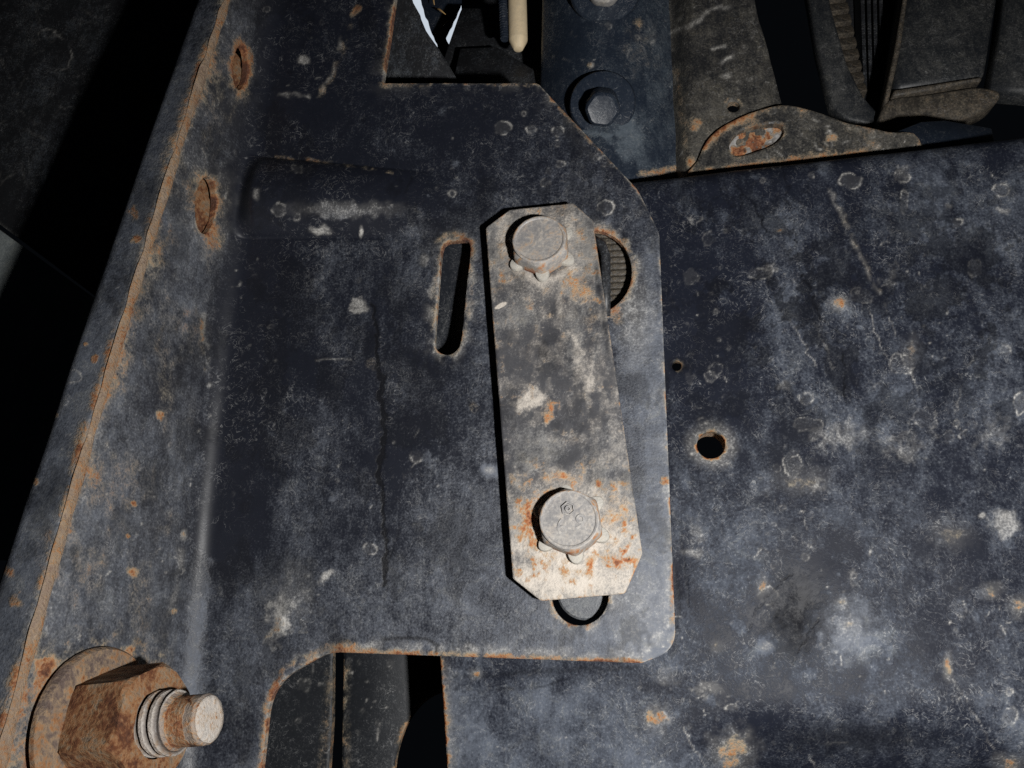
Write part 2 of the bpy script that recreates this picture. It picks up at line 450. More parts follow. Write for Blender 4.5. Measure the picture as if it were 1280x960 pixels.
def prism(name, pts, y, thick, mat, parent=None, bev=0.0006, back_scale=1.0, paint=None):
    """solid cut to a pixel outline standing at depth y (one value or one per corner), real thickness"""
    n = len(pts); ys = [y] * n if isinstance(y, (int, float)) else y
    bm = bmesh.new()
    f = [bm.verts.new(P(px, py, yy)) for (px, py), yy in zip(pts, ys)]
    b = [bm.verts.new(P(px, py, yy) + np.array([0, thick, 0])) for (px, py), yy in zip(pts, ys)]
    bm.faces.new(f); bm.faces.new(list(reversed(b)))
    for i in range(n):
        j = (i + 1) % n; bm.faces.new((f[j], f[i], b[i], b[j]))
    if len(set(ys)) > 1: bmesh.ops.triangulate(bm, faces=[x for x in bm.faces if len(x.verts) > 4])
    o = link(name, bm_mesh(bm), mat, parent, smooth=False)
    if bev: bevel(o, bev)
    return o
def frame_to(center, axis, up=(0, 0, 1)):
    z = Vector(axis).normalized(); x = Vector(up).cross(z)
    if x.length < 1e-4: x = Vector((1, 0, 0))
    x.normalize(); y = z.cross(x)
    return Matrix(((x.x, y.x, z.x, center[0]), (x.y, y.y, z.y, center[1]), (x.z, y.z, z.z, center[2]), (0, 0, 0, 1)))
def lathe(name, prof, mat, M, parent=None, n=48, wob=0.0, attrs=None):
    """profile of (radius, height) turned about local z; closed ends where radius is 0"""
    bm = bmesh.new(); rings = []
    for r, h in prof:
        if r <= 1e-7: rings.append([bm.verts.new(M @ Vector((0, 0, h)))])
        else: rings.append([bm.verts.new(M @ Vector((r * (1 + wob * (random.random() - 0.5)) * math.cos(2 * math.pi * k / n), r * (1 + wob * (random.random() - 0.5)) * math.sin(2 * math.pi * k / n), h))) for k in range(n)])
    for A, B in zip(rings[:-1], rings[1:]):
        for k in range(n):
            j = (k + 1) % n
            if len(A) == 1 and len(B) == 1: continue
            if len(A) == 1: bm.faces.new((A[0], B[j], B[k]))
            elif len(B) == 1: bm.faces.new((A[k], A[j], B[0]))
            else: bm.faces.new((A[k], A[j], B[j], B[k]))
    o = link(name, bm_mesh(bm), mat, parent, smooth=True)
    es = o.modifiers.new('split', 'EDGE_SPLIT'); es.split_angle = math.radians(38)
    return o
def tube(name, pts, rad, mat, parent=None, n=12, rf=None):
    """round bar through 3D points"""
    bm = bmesh.new(); rings = []; pts = [Vector(p) for p in pts]
    for i, p in enumerate(pts):
        t = (pts[min(i + 1, len(pts) - 1)] - pts[max(i - 1, 0)]).normalized()
        x = t.cross(Vector((0.13, 1, 0.2))).normalized(); y = t.cross(x)
        r = rad if rf is None else rf(i)
        rings.append([bm.verts.new(p + x * (r * math.cos(2 * math.pi * k / n)) + y * (r * math.sin(2 * math.pi * k / n))) for k in range(n)])
    for A, B in zip(rings[:-1], rings[1:]):
        for k in range(n):
            bm.faces.new((A[k], A[(k + 1) % n], B[(k + 1) % n], B[k]))
    bm.faces.new(rings[0]); bm.faces.new(list(reversed(rings[-1])))
    return link(name, bm_mesh(bm), mat, parent, smooth=True)

# ================================================================== the bracket: plate, bend, side wall, rolled front strip
BETA = math.radians(79); R1 = 7.5 * MM; R2 = 1.5 * MM; R3 = 6 * MM
A_STRIP = math.radians(-8)
corner_px = [(352, -60), (344, 0), (326, 120), (303, 240), (284, 360), (268, 480), (255, 620), (243, 800), (232, 960), (226, 1030)]
cz = np.array([uv(*p) for p in corner_px]); o_ = np.argsort(cz[:, 1])
_cf = np.polyfit(cz[o_, 1], cz[o_, 0], 3)
def xcorner(v): return np.polyval(_cf, v)
def solve_wall(px, py):
    r = ray(px, py); ts = np.linspace(0.3, 1.1, 4000) * (-CAM[1] / r[1])
    p = CAM + ts[:, None] * r
    Lw = -p[:, 1] / math.sin(BETA)
    g = p[:, 0] - (xcorner(p[:, 2]) - Lw * math.cos(BETA))
    i = np.argmin(np.abs(g)); return p[i], Lw[i], p[i, 2]
rust_px = [(296, -50), (282, 0), (254, 79), (220, 179), (192, 254), (179, 310), (160, 390), (129, 485), (100, 560), (82, 640), (45, 750), (27, 830), (0, 940), (-20, 1010)]
sil_px = [(256, -50), (234, 0), (190, 130), (150, 240), (123, 325), (65, 485), (12, 650), (-35, 790), (-80, 920)]
rw = [solve_wall(*p) for p in rust_px]
_lv = np.array([r[2] for r in rw]); _ll = np.array([r[1] for r in rw])
_lf = np.polyfit(_lv, _ll, 4)
def Lwall(v): return np.polyval(_lf, np.clip(v, _lv.min(), _lv.max()))
sw = []
for px, py in sil_px:
    yy = -0.035
    for _ in range(6):
        p = P(px, py, yy); yy = -float(Lwall(p[2])) * math.sin(BETA) + 0.002
    xr = float(xcorner(p[2])) - float(Lwall(p[2])) * math.cos(BETA)
    sw.append((p[2], xr - p[0]))
_sf = np.polyfit([s[0] for s in sw], [s[1] for s in sw], 2)
def Lstrip(v): return np.clip(np.polyval(_sf, v), 0.004, 0.05)
T1 = R1 * math.tan(BETA / 2); T2 = R2 * math.tan((BETA - A_STRIP) / 2)
def ubend(v): return xcorner(v) + T1
def rib(u, v):
    X, Y = proj(np.stack([u, np.zeros_like(u), v], 1))
    t = (X - 300) / 270.0
    cy = 246 + 10 * t; hw = (52 - 14 * np.clip(t, 0, 1))
    q = np.clip(1 - ((Y - cy) / hw) ** 2, 0, 1)
    amp = np.clip(1 - t, 0, 1) ** 1.0 * sstep(-0.25, 0.05, t + 0.12)
    return 10.0 * MM * q ** 0.8 * np.clip(amp, 0, 1)
def bracket_deform(u, v, w):
    d = ubend(v) - u
    Lw, Ls = Lwall(v), Lstrip(v)
    segs = [(np.full_like(u, R1 * BETA), 0.0, BETA), (Lw - T1 - T2, BETA, BETA), (np.full_like(u, R2 * (BETA - A_STRIP)), BETA, A_STRIP),
            (np.maximum(Ls - T2 - R3 * 0.95, 0.001), A_STRIP, A_STRIP), (np.full_like(u, R3 * math.radians(95)), A_STRIP, A_STRIP - math.radians(95)),
            (np.full_like(u, 0.5), A_STRIP - math.radians(95), A_STRIP - math.radians(95))]
    x = np.minimum(d, 0) * -1.0 + ubend(v); y = np.zeros_like(u); a = np.zeros_like(u); acc = 0.0
    for Ls_, a0, a1 in segs:
        s = np.clip(d - acc, 0, Ls_)
        if a0 == a1:
            x = x - s * math.cos(a0); y = y - s * math.sin(a0)
        else:
            k = (a1 - a0) / Ls_
            x = x - (np.sin(a0 + k * s) - math.sin(a0)) / k
            y = y - (-np.cos(a0 + k * s) + math.cos(a0)) / k
            a = a + k * s
        acc = acc + Ls_
    y = y - rib(u, v) * (1 - sstep(-0.003, 0.008, d))
    y = y + (fbm(u * 45, v * 45, 3, 3) - 0.5) * 0.9 * MM          # slightly wavy pressing
    x = x - w * np.sin(a); y = y + w * np.cos(a)
    return np.stack([x, y, v], 1)
def wall_uv(px, py):
    p, L_, v = solve_wall(px, py)
    return (float(ubend(v)) - (R1 * BETA + L_ - T1), float(v))

UL = -0.262
plate_px = [(478, 103), (672, 103), (797, 236), (824, 290), (845, 812), (802, 829), (410, 815), (338, 856), (326, 960), (322, 1020)]
plate = [uv(*p) for p in plate_px]
vb, vt = uv(640, 1020)[1], uv(640, -60)[1]
outer = [uv(503, -60)] + plate
rad = [0, 1.2 * MM, 3 * MM, 12 * MM, 9 * MM, 11 * MM, 2 * MM, 14 * MM, 14 * MM, 0, 0]
outer = fillet(outer, rad) + [(UL, plate[-1][1]), (UL, outer[0][1])]
slot = [uv(*p) for p in smooth_poly([(568, 301), (584, 301), (588, 315), (583, 360), (577, 420), (570, 438), (557, 443), (545, 436), (543, 422), (547, 370), (552, 315), (558, 303)])]
half = [uv(*p) for p in circ(742, 339, 48, 52)]
low = [uv(*p) for p in circ(725, 744, 36, 38)]
def wall_hole(cx, cy, rx, ry):
    return [wall_uv(*p) for p in circ(cx, cy, rx, ry, 28, 0.06)]
wh1, wh2 = wall_hole(258, 256, 13, 36), wall_hole(301, 84, 9, 28)

def paint_bracket(p, u, v):
    X, Y, a = p.x, p.y, p.a
    d = ubend(v) - u; acc = R1 * BETA; Lw = Lwall(v)
    onw = sstep(acc * 0.15, acc * 1.0 + 0.006, d)
    corner = acc + Lw - T1 - T2 * 0.5
    cd = (d - corner) / PXM / 1.25                    # pixels past the corner line
    edge = p.sd
    en = fbm(X / 14, Y / 14, 41); en2 = fbm(X / 5, Y / 5, 44, 3)
    # dust film, with the bend's shade painted in
    a['dust'] += 0.42 * (fbm(X / 120, Y / 160, 2) - 0.5) + 0.10
    a['dust'] += 0.30 * sstep(500, 900, Y) * (1 - onw)
    a['dust'] -= 0.26 * (1 - sstep(40, 330, Y))
    a['dust'] += onw * np.where(cd < 0, 0.22, 0)
    a['dust'] += np.where(cd > 0, 0.50, 0)
    a['rust'] += onw * np.where(cd < 0, 0.17 * sstep(.30, .65, fbm(X / 30, Y / 60, 72)) * sstep(-50, 120, Y), 0)
    a['white'] += onw * np.where(cd < 0, 0.06 * (0.4 + en), 0)
    a['dust'] -= 0.42 * np.exp(-((d / PXM + 6) / 30) ** 2) * (1 - 0.6 * sstep(640, 800, Y))  # thinner dust here also paints in the bend's dark band
    a['white'] += 0.45 * np.exp(-edge / 1.0) * sstep(.2, .5, en) * (d < 0)
    a['dust'] += 0.35 * sstep(770, 825, X) * sstep(230, 330, Y)
    a['dust'] += 0.25 * sstep(620, 760, X) * sstep(330, 620, Y)       # right margin beside the strap is paler
    a['dust'] -= 0.24 * np.exp(-((X - 335) / 60) ** 2) * (1 - sstep(560, 760, Y)) * (1 - onw)  # less dust, and the shaded hollow beside the bend painted in
    a['dark'] += 0.45 * sstep(0.54, 0.68, fbm(X / 38, Y / 60, 77) + 0.25 * (en2 - .5))
    # rust on cut edges and holes, tan halo behind it
    a['rust'] += 0.50 * np.exp(-edge / 2.2) * sstep(0.35, 0.7, en + 0.3 * (en2 - 0.5)) + 0.12 * np.exp(-edge / 5.0) * (0.3 + en)
    a['white'] += 0.30 * np.exp(-edge / 8.0) * sstep(.4, .7, en) * (.4 + en2)
    # corner seam of the wall
    band = np.exp(-(np.maximum(np.abs(cd) - 2, 0) / 7.0) ** 2)
    a['rust'] += band * (0.22 + 1.0 * (fbm(X / 22, Y / 30, 47) - 0.42)) + 0.22 * np.exp(-(cd / 24.0) ** 2) * sstep(0.4, 0.75, fbm(X / 25, Y / 40, 71)) * sstep(-40, 200, Y)
    a['white'] += 0.24 * np.exp(-(cd / 13.0) ** 2) * sstep(.3, .75, en2)
    # around the wall holes and the rusty nut
    for cx, cy, rx, ry, vv in ((258, 256, 20, 48, 0.45), (301, 84, 15, 40, 0.5), (110, 895, 105, 95, 0.34), (268, 300, 12, 18, .2)):
        p.blob('rust', cx, cy, rx, ry, v=vv, soft=0.6, rag=0.5)
    p.blob('white', 258, 256, 36, 70, v=0.12, soft=0.9)
    # slot rim, half hole rim and lower hole rim
    for poly, w_, vv in ((circ(566, 370, 24, 76, 40, 0.10), 5, 0.16), (circ(742, 339, 52, 56), 5, 0.24), (circ(725, 744, 40, 42), 5, 0.16)):
        p.line('rust', poly + poly[:1], w=w_, v=vv, jit=3, broken=0.36)
        p.line('white', poly + poly[:1], w=w_ * 1.4, v=0.26, jit=5, broken=0.5)
    p.line('rust', [(545, 303), (556, 294), (575, 292), (590, 302), (588, 318)], w=4, v=0.32, jit=2, broken=0.0)
    p.blob('white', 795, 400, 26, 60, v=0.22, soft=0.9); p.blob('rust', 770, 395, 12, 12, v=0.3)
    p.blob('white', 800, 760, 40, 60, v=0.16, soft=0.9)
    # bottom edge
    p.line('rust', [(420, 812), (560, 818), (700, 824), (800, 826)], w=4.5, v=0.38, jit=2, broken=0.32)
    p.line('white', [(330, 960), (338, 880), (370, 825), (430, 806), (560, 812), (720, 818), (800, 818), (834, 780), (835, 600)], w=6, v=0.26, jit=6, broken=0.48)
    p.line('rust', [(326, 960), (333, 880), (355, 835), (410, 808)], w=5, v=0.35, jit=2, broken=0.35)
    p.blob('rust', 430, 806, 22, 7, v=0.4); p.blob('dark', 432, 801, 16, 4, v=0.6)
    p.line('dark', [(480, 799), (510, 797), (535, 799), (546, 806), (545, 815)], w=2.2, v=0.9, jit=1, broken=0)
    p.line('rust', [(478, 108), (560, 106), (672, 106)], w=3, v=0.22, broken=0.45)
    p.line('rust', [(690, 125), (740, 178), (800, 240)], w=3.5, v=0.34, broken=0.45)
    p.line('rust', [(497, 0), (488, 50), (478, 103)], w=6, v=0.33, broken=0.3)
    p.line('rust', [(832, 300), (838, 450), (842, 640), (840, 780)], w=4, v=0.26, broken=0.42)
    # long cracks in the paint
    p.line('dark', [(466, 380), (470, 415), (472, 450), (475, 505), (482, 540), (474, 580), (477, 620), (483, 690), (480, 730)], w=2.3, v=1.4, jit=5, broken=0.2)
    p.line('dark', [(476, 470), (479, 545), (475, 600)], w=4.5, v=0.8, jit=7, broken=0.25)
    p.line('dark', [(515, 222), (508, 240)], w=2, v=.6); p.line('dark', [(500, 660), (486, 700), (478, 730)], w=2, v=.5)
    p.line('white', [(395, 450), (440, 449)], w=1.0, v=.3)
    # named marks
    for (cx, cy, rx, ry, vv) in ((629, 159, 10, 8, .55), (664, 162, 6, 5, .55), (697, 164, 7, 7, .45), (697, 179, 5, 4, .4), (757, 259, 11, 9, .6),
                                 (700, 205, 6, 4, .4), (682, 228, 5, 5, .3), (760, 201, 11, 8, .35), (349, 262, 9, 8, .4), (371, 271, 4, 4, .4), (565, 242, 4, 4, .4),
                                 (462, 686, 9, 7, .5), (520, 574, 7, 4, .3), (655, 142, 3, 3, .3), (98, 330, 22, 14, .3), (90, 470, 12, 8, .5)):
        p.ring('white', cx, cy, rx, ry, v=vv * .85, w=1.1, fill=0.12, rag=0.8)
    p.blob('white', 448, 383, 12, 11, v=0.42, soft=0.4, rag=0.8); p.blob('white', 400, 288, 16, 6, v=0.45, rag=.8); p.blob('white', 451, 290, 3, 8, v=.6)
    p.blob('white', 430, 262, 75, 11, v=0.22, soft=.9, rag=.8); p.blob('white', 320, 243, 5, 7, v=.5, soft=1); p.blob('dust', 430, 264, 100, 17, v=1.1, soft=.9, rag=.6); p.blob('dust', 400, 245, 150, 58, v=-.9, soft=.5, rag=.2); p.line('rust', [(345, 196), (420, 204), (490, 216)], w=3, v=.25, broken=.4)  # rib's highlight band and glint painted in; dust cleared around them for gloss
    p.blob('white', 346, 778, 15, 34, v=0.55, rot=0.35, soft=0.6, rag=1.1); p.blob('rust', 342, 786, 10, 24, v=0.32, rot=0.35, rag=1.2)
    p.blob('white', 365, 745, 30, 40, v=0.16, rag=1.2, soft=.9); p.blob('white', 409, 720, 12, 5, v=0.5, rot=-.5, rag=1)
    p.blob('rust', 445, 13, 11, 6, v=0.5, rot=-.8, rag=.3); p.line('rust', [(440, 30), (428, 60), (415, 95), (398, 118)], w=6, v=0.22, jit=4, broken=0.35)
    p.line('white', [(428, 48), (416, 90), (396, 120), (352, 118)], w=2, v=.3, jit=4, broken=.45)
    p.blob('white', 379, 75, 8, 6, v=.5); p.blob('white', 530, 325, 6, 9, v=.3); p.blob('rust', 465, 455, 12, 10, v=.16); p.blob('rust', 592, 510, 9, 8, v=.22)
    p.blob('dust', 612, 588, 14, 10, v=.7); p.blob('white', 612, 588, 8, 5, v=.35); p.blob('white', 690, 690, 6, 5, v=.2)
    p.line('white', [(253, 395), (258, 440), (262, 480)], w=3, v=.4, jit=4, broken=.35); p.line('rust', [(252, 400), (258, 470)], w=3, v=.3, broken=.4)
    for cx, cy, r in ((165, 265, 9), (170, 300, 7), (195, 130, 6), (107, 430, 4), (118, 448, 6), (43, 600, 7), (10, 715, 9), (20, 750, 11), (165, 715, 7), (160, 670, 4), (167, 630, 4), (230, 668, 4), (218, 765, 5), (163, 815, 8), (70, 520, 5), (60, 830, 14), (200, 520, 6), (830, 600, 6), (735, 420, 5)):
        p.blob('rust', cx, cy, r, r * 1.1, v=0.5, soft=.7, rag=.8)
    p.blob('white', 230, 668, 5, 8, v=.4)
    p.line('white', [(228, 690), (222, 730), (214, 760)], w=4, v=.2); p.line('dust', [(262, 700), (250, 790), (240, 870)], w=6, v=.35)  # dust line paints in the pale highlight down the bend
    p.scatter(330, (280, 120, 845, 830), 2, 7, 3)
    p.scatter(160, (60, 100, 280, 860), 2, 9, 4)
    p.scatter(60, (30, 0, 480, 200), 2, 6, 5)
    for k in range(26):                               # curled hair-fine scratches on the wall
        cx, cy = rng.uniform(60, 290), rng.uniform(150, 820)
        p.ring('white', cx, cy, rng.uniform(6, 16), rng.uniform(4, 20), v=0.35, w=0.9, fill=0, arc=(rng.uniform(-3, 3), rng.uniform(.4, 1.0)))

bracket = empty('mounting_bracket', (xcorner(vb), 0, vb), 'large black painted steel bracket with rusty edges and a tall side wall', 'bracket')
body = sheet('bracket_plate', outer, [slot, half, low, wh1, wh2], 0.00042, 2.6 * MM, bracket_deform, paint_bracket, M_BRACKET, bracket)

# rusty seam bead that runs along the corner of wall and front strip
def wall_point(v, L_, lift=0.0):
    return np.array([xcorner(v) - L_ * math.cos(BETA) + lift * math.sin(BETA), -L_ * math.sin(BETA) - lift * math.cos(BETA), v])
vs = np.linspace(plate[-1][1], outer[0][1], 420)
bm = bmesh.new(); prev = None
for i, v in enumerate(vs):
    Lc = float(Lwall(v)) - 1.5 * MM
    n1_ = vnoise(np.array([i / 9.0]), np.array([3.3]), 12)[0]; n2_ = vnoise(np.array([i / 2.3]), np.array([8.3]), 13)[0]
    wd = (0.9 + 0.9 * n1_) * MM; ht = (0.25 + 0.25 * n1_ + 0.22 * n2_) * MM
    rd = [bm.verts.new(wall_point(v, Lc + wd * math.cos(t) * 1.15, -0.15 * MM + 0.8 * ht * math.sin(t) * (0.8 + 0.4 * random.random()))) for t in np.linspace(0, math.pi, 9)]
    if prev:
        for k in range(8): bm.faces.new((prev[k], prev[k + 1], rd[k + 1], rd[k]))
    prev = rd
link('rust_seam', bm_mesh(bm), M_SEAM, bracket)

# rusted plugs in the two wall holes
NW = np.array([math.sin(BETA), -math.cos(BETA), 0.0])
for k, (cx, cy, r1, r2) in enumerate(((262, 257, 8.2 * MM, 0.75), (303, 86, 6.3 * MM, 0.8))):
    c, L_, v = solve_wall(cx, cy)
    M = frame_to(c - NW * 4.2 * MM, NW)
    pl = lathe('plug', [(r1 * 1.3, -3 * MM), (r1 * 1.3, 0), (r1 * r2, 0.15 * MM), (r1 * r2 * .93, 0.9 * MM), (r1 * .5, 1.1 * MM), (0, 0.8 * MM)], M_RUST, M, bracket, 36, 0.02)
    if k == 0: tag(pl, 'rusty plug in the larger hole of the side wall')
    else: tag(pl, 'darker rusty plug in the upper hole of the side wall')

# stamped letters near the lower cut-out, reading upwards
def letter_mesh(txt, size, depth, Mx):
    cu = bpy.data.curves.new('t', 'FONT'); cu.body = txt; cu.size = size; cu.extrude = depth; cu.bevel_depth = depth * 0.5
    cu.align_x = 'CENTER'; cu.align_y = 'CENTER'
    ob = bpy.data.objects.new('t', cu); COL.objects.link(ob)
    dg = bpy.context.evaluated_depsgraph_get()
    me = bpy.data.meshes.new_from_object(ob.evaluated_get(dg))
    bpy.data.objects.remove(ob); bpy.data.curves.remove(cu)
    me.transform(Mx); return me
FRONT = Matrix(((1, 0, 0, 0), (0, 0, -1, 0), (0, 1, 0, 0), (0, 0, 0, 1)))     # text plane to the plate's front
def on_plate(px, py, y, rot):
    return Matrix.Translation(Vector(P(px, py, y))) @ FRONT @ Matrix.Rotation(rot, 4, 'Z')
for ch, px, py in (('M', 382, 784), ('I', 387, 764), ('I', 388, 755), ('L', 390, 746)):
    link('stamped_letter', letter_mesh(ch, 5.5 * MM, 0.10 * MM, on_plate(px, py, 0.12 * MM, math.radians(90))), M_LETTER, bracket, smooth=False)

# ================================================================== the dusty strap
SY = -6.0 * MM
def suv(px, py):
    p = P(px, py, SY); return (p[0], p[2])
strap_px = [(607, 284), (637, 262), (716, 253), (741, 275), (803, 692), (781, 742), (676, 751), (641, 723)]
sout = fillet([suv(*p) for p in strap_px], 1.2 * MM)
def strap_deform(u, v, w):
    y = SY + w + (fbm(u * 60, v * 60, 9, 3) - 0.5) * 0.7 * MM
    return np.stack([u, y, v], 1)
def paint_strap(p, u, v):
    X, Y, a = p.x, p.y, p.a
    n = fbm(X / 30, Y / 40, 21); n2 = fbm(X / 11, Y / 11, 22); n3 = fbm(X / 5, Y / 6, 23, 3)
    a['dust'] += 1.5 * (n - 0.5) + 0.9 * (n2 - .5)
    a['dark'] += 0.34 * sstep(0.50, 0.70, fbm(X / 20, Y / 26, 26) + .2 * (n3 - .5)) * (1 - sstep(590, 680, Y))
    a['white'] += 0.22 * sstep(0.48, 0.75, fbm(X / 14, Y / 22, 27) + .2 * (n3 - .5))
    a['dust'] -= 0.42 * (1 - sstep(0, 75, np.abs(Y - 470) - 40)) * sstep(0.35, 0.6, n2 + 0.1)
    a['dust'] += 0.45 * sstep(560, 680, Y) + 0.2 * (1 - sstep(300, 380, Y))
    a['white'] += 0.50 * sstep(585, 730, Y) * sstep(0.30, 0.62, n + 0.15) + 0.10 * n2
    a['rust'] += 0.7 * sstep(0.50, 0.78, n2) * sstep(0.30, 0.70, n3 + 0.06) * (0.45 + 0.55 * sstep(560, 640, Y)) * (1 - 0.5 * sstep(700, 740, Y))
    a['rust'] += 0.34 * np.exp(-p.sd / 2.2) * sstep(.35, .6, n)
    for cx, cy in ((676, 313), (714, 655)):
        q = np.hypot(X - cx, Y - cy)
        a['white'] += 0.42 * np.exp(-((q - 50) / 16) ** 2) * (0.4 + n2) * (0.55 if cy < 400 else 1.0)
        a['rust'] += (0.42 if cy > 400 else 0.22) * np.exp(-((q - 52) / 24) ** 2) * sstep(0.30, 0.7, n2 + .04)
    p.line('rust', [(645, 322), (662, 335), (680, 345), (700, 336), (714, 322)], w=5, v=.3, jit=2)
    p.line('white', [(642, 334), (678, 356), (716, 334)], w=6, v=.5, jit=2, broken=.2)
    p.blob('rust', 728, 362, 22, 26, v=.34, rag=1.2); p.blob('rust', 684, 515, 7, 20, v=.5, rag=.9); p.blob('rust', 742, 400, 16, 12, v=.25, rag=1.2)
    p.blob('white', 660, 503, 18, 16, v=.7, rag=1.0, soft=.7); p.blob('white', 626, 382, 9, 3, v=1.0, rot=-.45, soft=.3, rag=.2)
    p.blob('white', 722, 445, 10, 34, v=.4, rag=1.2); p.blob('white', 735, 480, 7, 40, v=.28, rag=1.1); p.blob('white', 755, 395, 10, 9, v=.5, rag=.7)
    p.blob('white', 700, 380, 6, 20, v=.3); p.blob('white', 690, 725, 80, 18, v=.42, soft=.9)
    p.blob('rust', 655, 640, 14, 26, v=.25, rag=1.2); p.blob('rust', 770, 640, 18, 40, v=.26, rag=1.3); p.blob('rust', 775, 700, 18, 16, v=.25, rag=1.2); p.blob('rust', 705, 600, 40, 10, v=.22, rag=1)
    p.blob('dark', 690, 440, 26, 40, v=.34, rag=1.3, soft=.9); p.blob('dark', 670, 565, 22, 22, v=.22, rag=1.2); p.blob('dark', 735, 300, 16, 30, v=.3, rag=.9); p.blob('dark', 648, 350, 12, 16, v=.3, rag=1); p.blob('dark', 745, 540, 14, 34, v=.25, rag=1)
    p.line('dark', [(744, 330), (752, 380), (760, 440)], w=3, v=.4); p.blob('dark', 786, 699, 1.6, 1.6, v=1)
    p.scatter(150, (605, 255, 800, 745), 2, 7, 9)
    a['rust'] *= 0.8
strap = sheet('strap_plate', sout, [], 0.00028, 3.0 * MM, strap_deform, paint_strap, M_STRAP, edge=0.0004)
tag(strap, 'dusty grey and rust speckled steel strap bolted across the bracket', 'strap')

# spacer under the strap, one behind each bolt, and the bolts
def hex_bolt(px, py, label, marks, phase):
    c = P(px, py, SY)
    root = empty('hex_bolt', c, label, 'bolt', 'bolts through the steel strap')
    M = frame_to(c, (-0.02, -1, 0.10)) @ Matrix.Diagonal((.87, .87, 1.15, 1))
    # spacer washer between plate and strap
    R = 11.2 * MM; H = 6.0 * MM
    bm = bmesh.new()
    ang = [phase + k * math.pi / 3 for k in range(6)]
    lev = [(1.0, -0.5 * MM), (1.0, 3.6 * MM), (0.985, 4.4 * MM), (0.93, 5.1 * MM)]
    rings = []
    for sc_, h in lev:
        rg = []
        for k in range(6):
            a0, a1 = ang[k], ang[(k + 1) % 6] + (2 * math.pi if k == 5 else 0)
            for j in range(8):
                t = j / 8
                hx = (1 - t) * math.cos(a0) + t * math.cos(a1); hy = (1 - t) * math.sin(a0) + t * math.sin(a1)
                rr = math.hypot(hx, hy); an = math.atan2(hy, hx)
                lim = 0.975 if h < 4 * MM else (0.93 if h < 4.8 * MM else 0.875)
                rr = min(rr, lim) * sc_ * R
                rg.append(bm.verts.new(M @ Vector((rr * math.cos(an), rr * math.sin(an), h))))
        rings.append(rg)
    # rounded top with a slightly dished middle
    for rr, h in ((9.55, 5.45), (9.2, 5.6), (8.7, 5.55), (8.3, 5.30), (6.0, 5.25), (3.0, 5.3)):
        rings.append([bm.verts.new(M @ Vector((rr * MM * math.cos(phase + 2 * math.pi * k / 48), rr * MM * math.sin(phase + 2 * math.pi * k / 48), h * MM))) for k in range(48)])
    for A, B in zip(rings[:-1], rings[1:]):
        for k in range(48): bm.faces.new((A[k], A[(k + 1) % 48], B[(k + 1) % 48], B[k]))
    bm.faces.new(rings[-1])
    hd = link('bolt_head', bm_mesh(bm), M_BOLT, root)
    es = hd.modifiers.new('split', 'EDGE_SPLIT'); es.split_angle = math.radians(30)
    n = len(hd.data.vertices); co = np.array([v.co[:] for v in hd.data.vertices]) + np.array(hd.location)
    rr = np.hypot(co[:, 0], co[:, 2])
    at = hd.data.attributes.new('rust', 'FLOAT', 'POINT')
    at.data.foreach_set('value', (0.6 * (rr > 8.2 * MM) * np.array([random.random() for _ in rr]) + (0.22 if not marks else 0.10) * (rr < 8 * MM) * np.array([random.random() for _ in rr])).astype(np.float32))
    at = hd.data.attributes.new('white', 'FLOAT', 'POINT'); at.data.foreach_set('value', np.where(rr < 8.4 * MM, 0.02, 0.16).astype(np.float32))
    # flange lobes at the hexagon's corners
    for k in range(6):
        a = ang[k]; q = Vector((math.cos(a) * 9.6 * MM, math.sin(a) * 9.6 * MM, 0))
        Mk = M @ Matrix.Translation(q) @ Matrix.Rotation(a, 4, 'Z') @ Matrix.Diagonal((1.35, 0.95, 1, 1))
        rl = 2.7 * MM
        ob = lathe('flange_lobe', [(rl, -0.4 * MM), (rl, 0.7 * MM), (rl * .94, 0.95 * MM), (rl * .8, 1.05 * MM), (0, 1.1 * MM)], M_LOBE, Mk, root, 20)
    for txt, lx, lz, size, rot in marks:
        Mt = Matrix.Translation(Vector((c[0] + lx * .87 * MM, c[1] - 6.15 * MM, c[2] + lz * .87 * MM + .6 * MM))) @ FRONT @ Matrix.Rotation(rot, 4, 'Z')
        if txt == 'HEX':
            bm = bmesh.new(); A = []; B = []; C2 = []; D = []
            for k in range(6):
                t = math.pi / 6 + k * math.pi / 3
                for L_, r_, h_ in ((A, 2.1, 0), (B, 2.0, .28), (C2, 1.65, .28), (D, 1.5, 0)):
                    L_.append(bm.verts.new(Mt @ Vector((r_ * MM * math.cos(t), r_ * MM * math.sin(t), h_ * MM))))
            for A_, B_ in ((A, B), (B, C2), (C2, D)):
                for k in range(6): bm.faces.new((A_[k], A_[(k + 1) % 6], B_[(k + 1) % 6], B_[k]))
            link('head_mark', bm_mesh(bm), M_BOLT, root, smooth=False)
            lathe('head_mark', [(0.95 * MM, 0), (0.85 * MM, .25 * MM), (0.45 * MM, .25 * MM), (0.35 * MM, 0.05 * MM)], M_BOLT, Mt, root, 20)
        else:
            link('head_mark', letter_mesh(txt, size * MM, 0.16 * MM, Mt), M_BOLT, root, smooth=False)
    return root
M_LOBE = weathered('lobe_zinc', base=(0.22, 0.21, 0.19), dustc=(0.40, 0.385, 0.35), dust=0.45, white=0.12, rust=0.06, whitec=(0.55, 0.52, 0.47), tan=(0.42, 0.36, 0.3), gloss=.45)
hex_bolt(677, 312, 'upper pale flat hex bolt of the strap, beside the half hidden round hole', [], math.radians(32))
hex_bolt(714, 655, 'lower hex bolt of the strap with raised marks on its head', [('HEX', -0.4, 3.4, 1, 0.15), ('6', -2.6, -2.6, 6.2, 0.2), ('9', 3.2, -1.2, 6.2, -0.3)], math.radians(38))

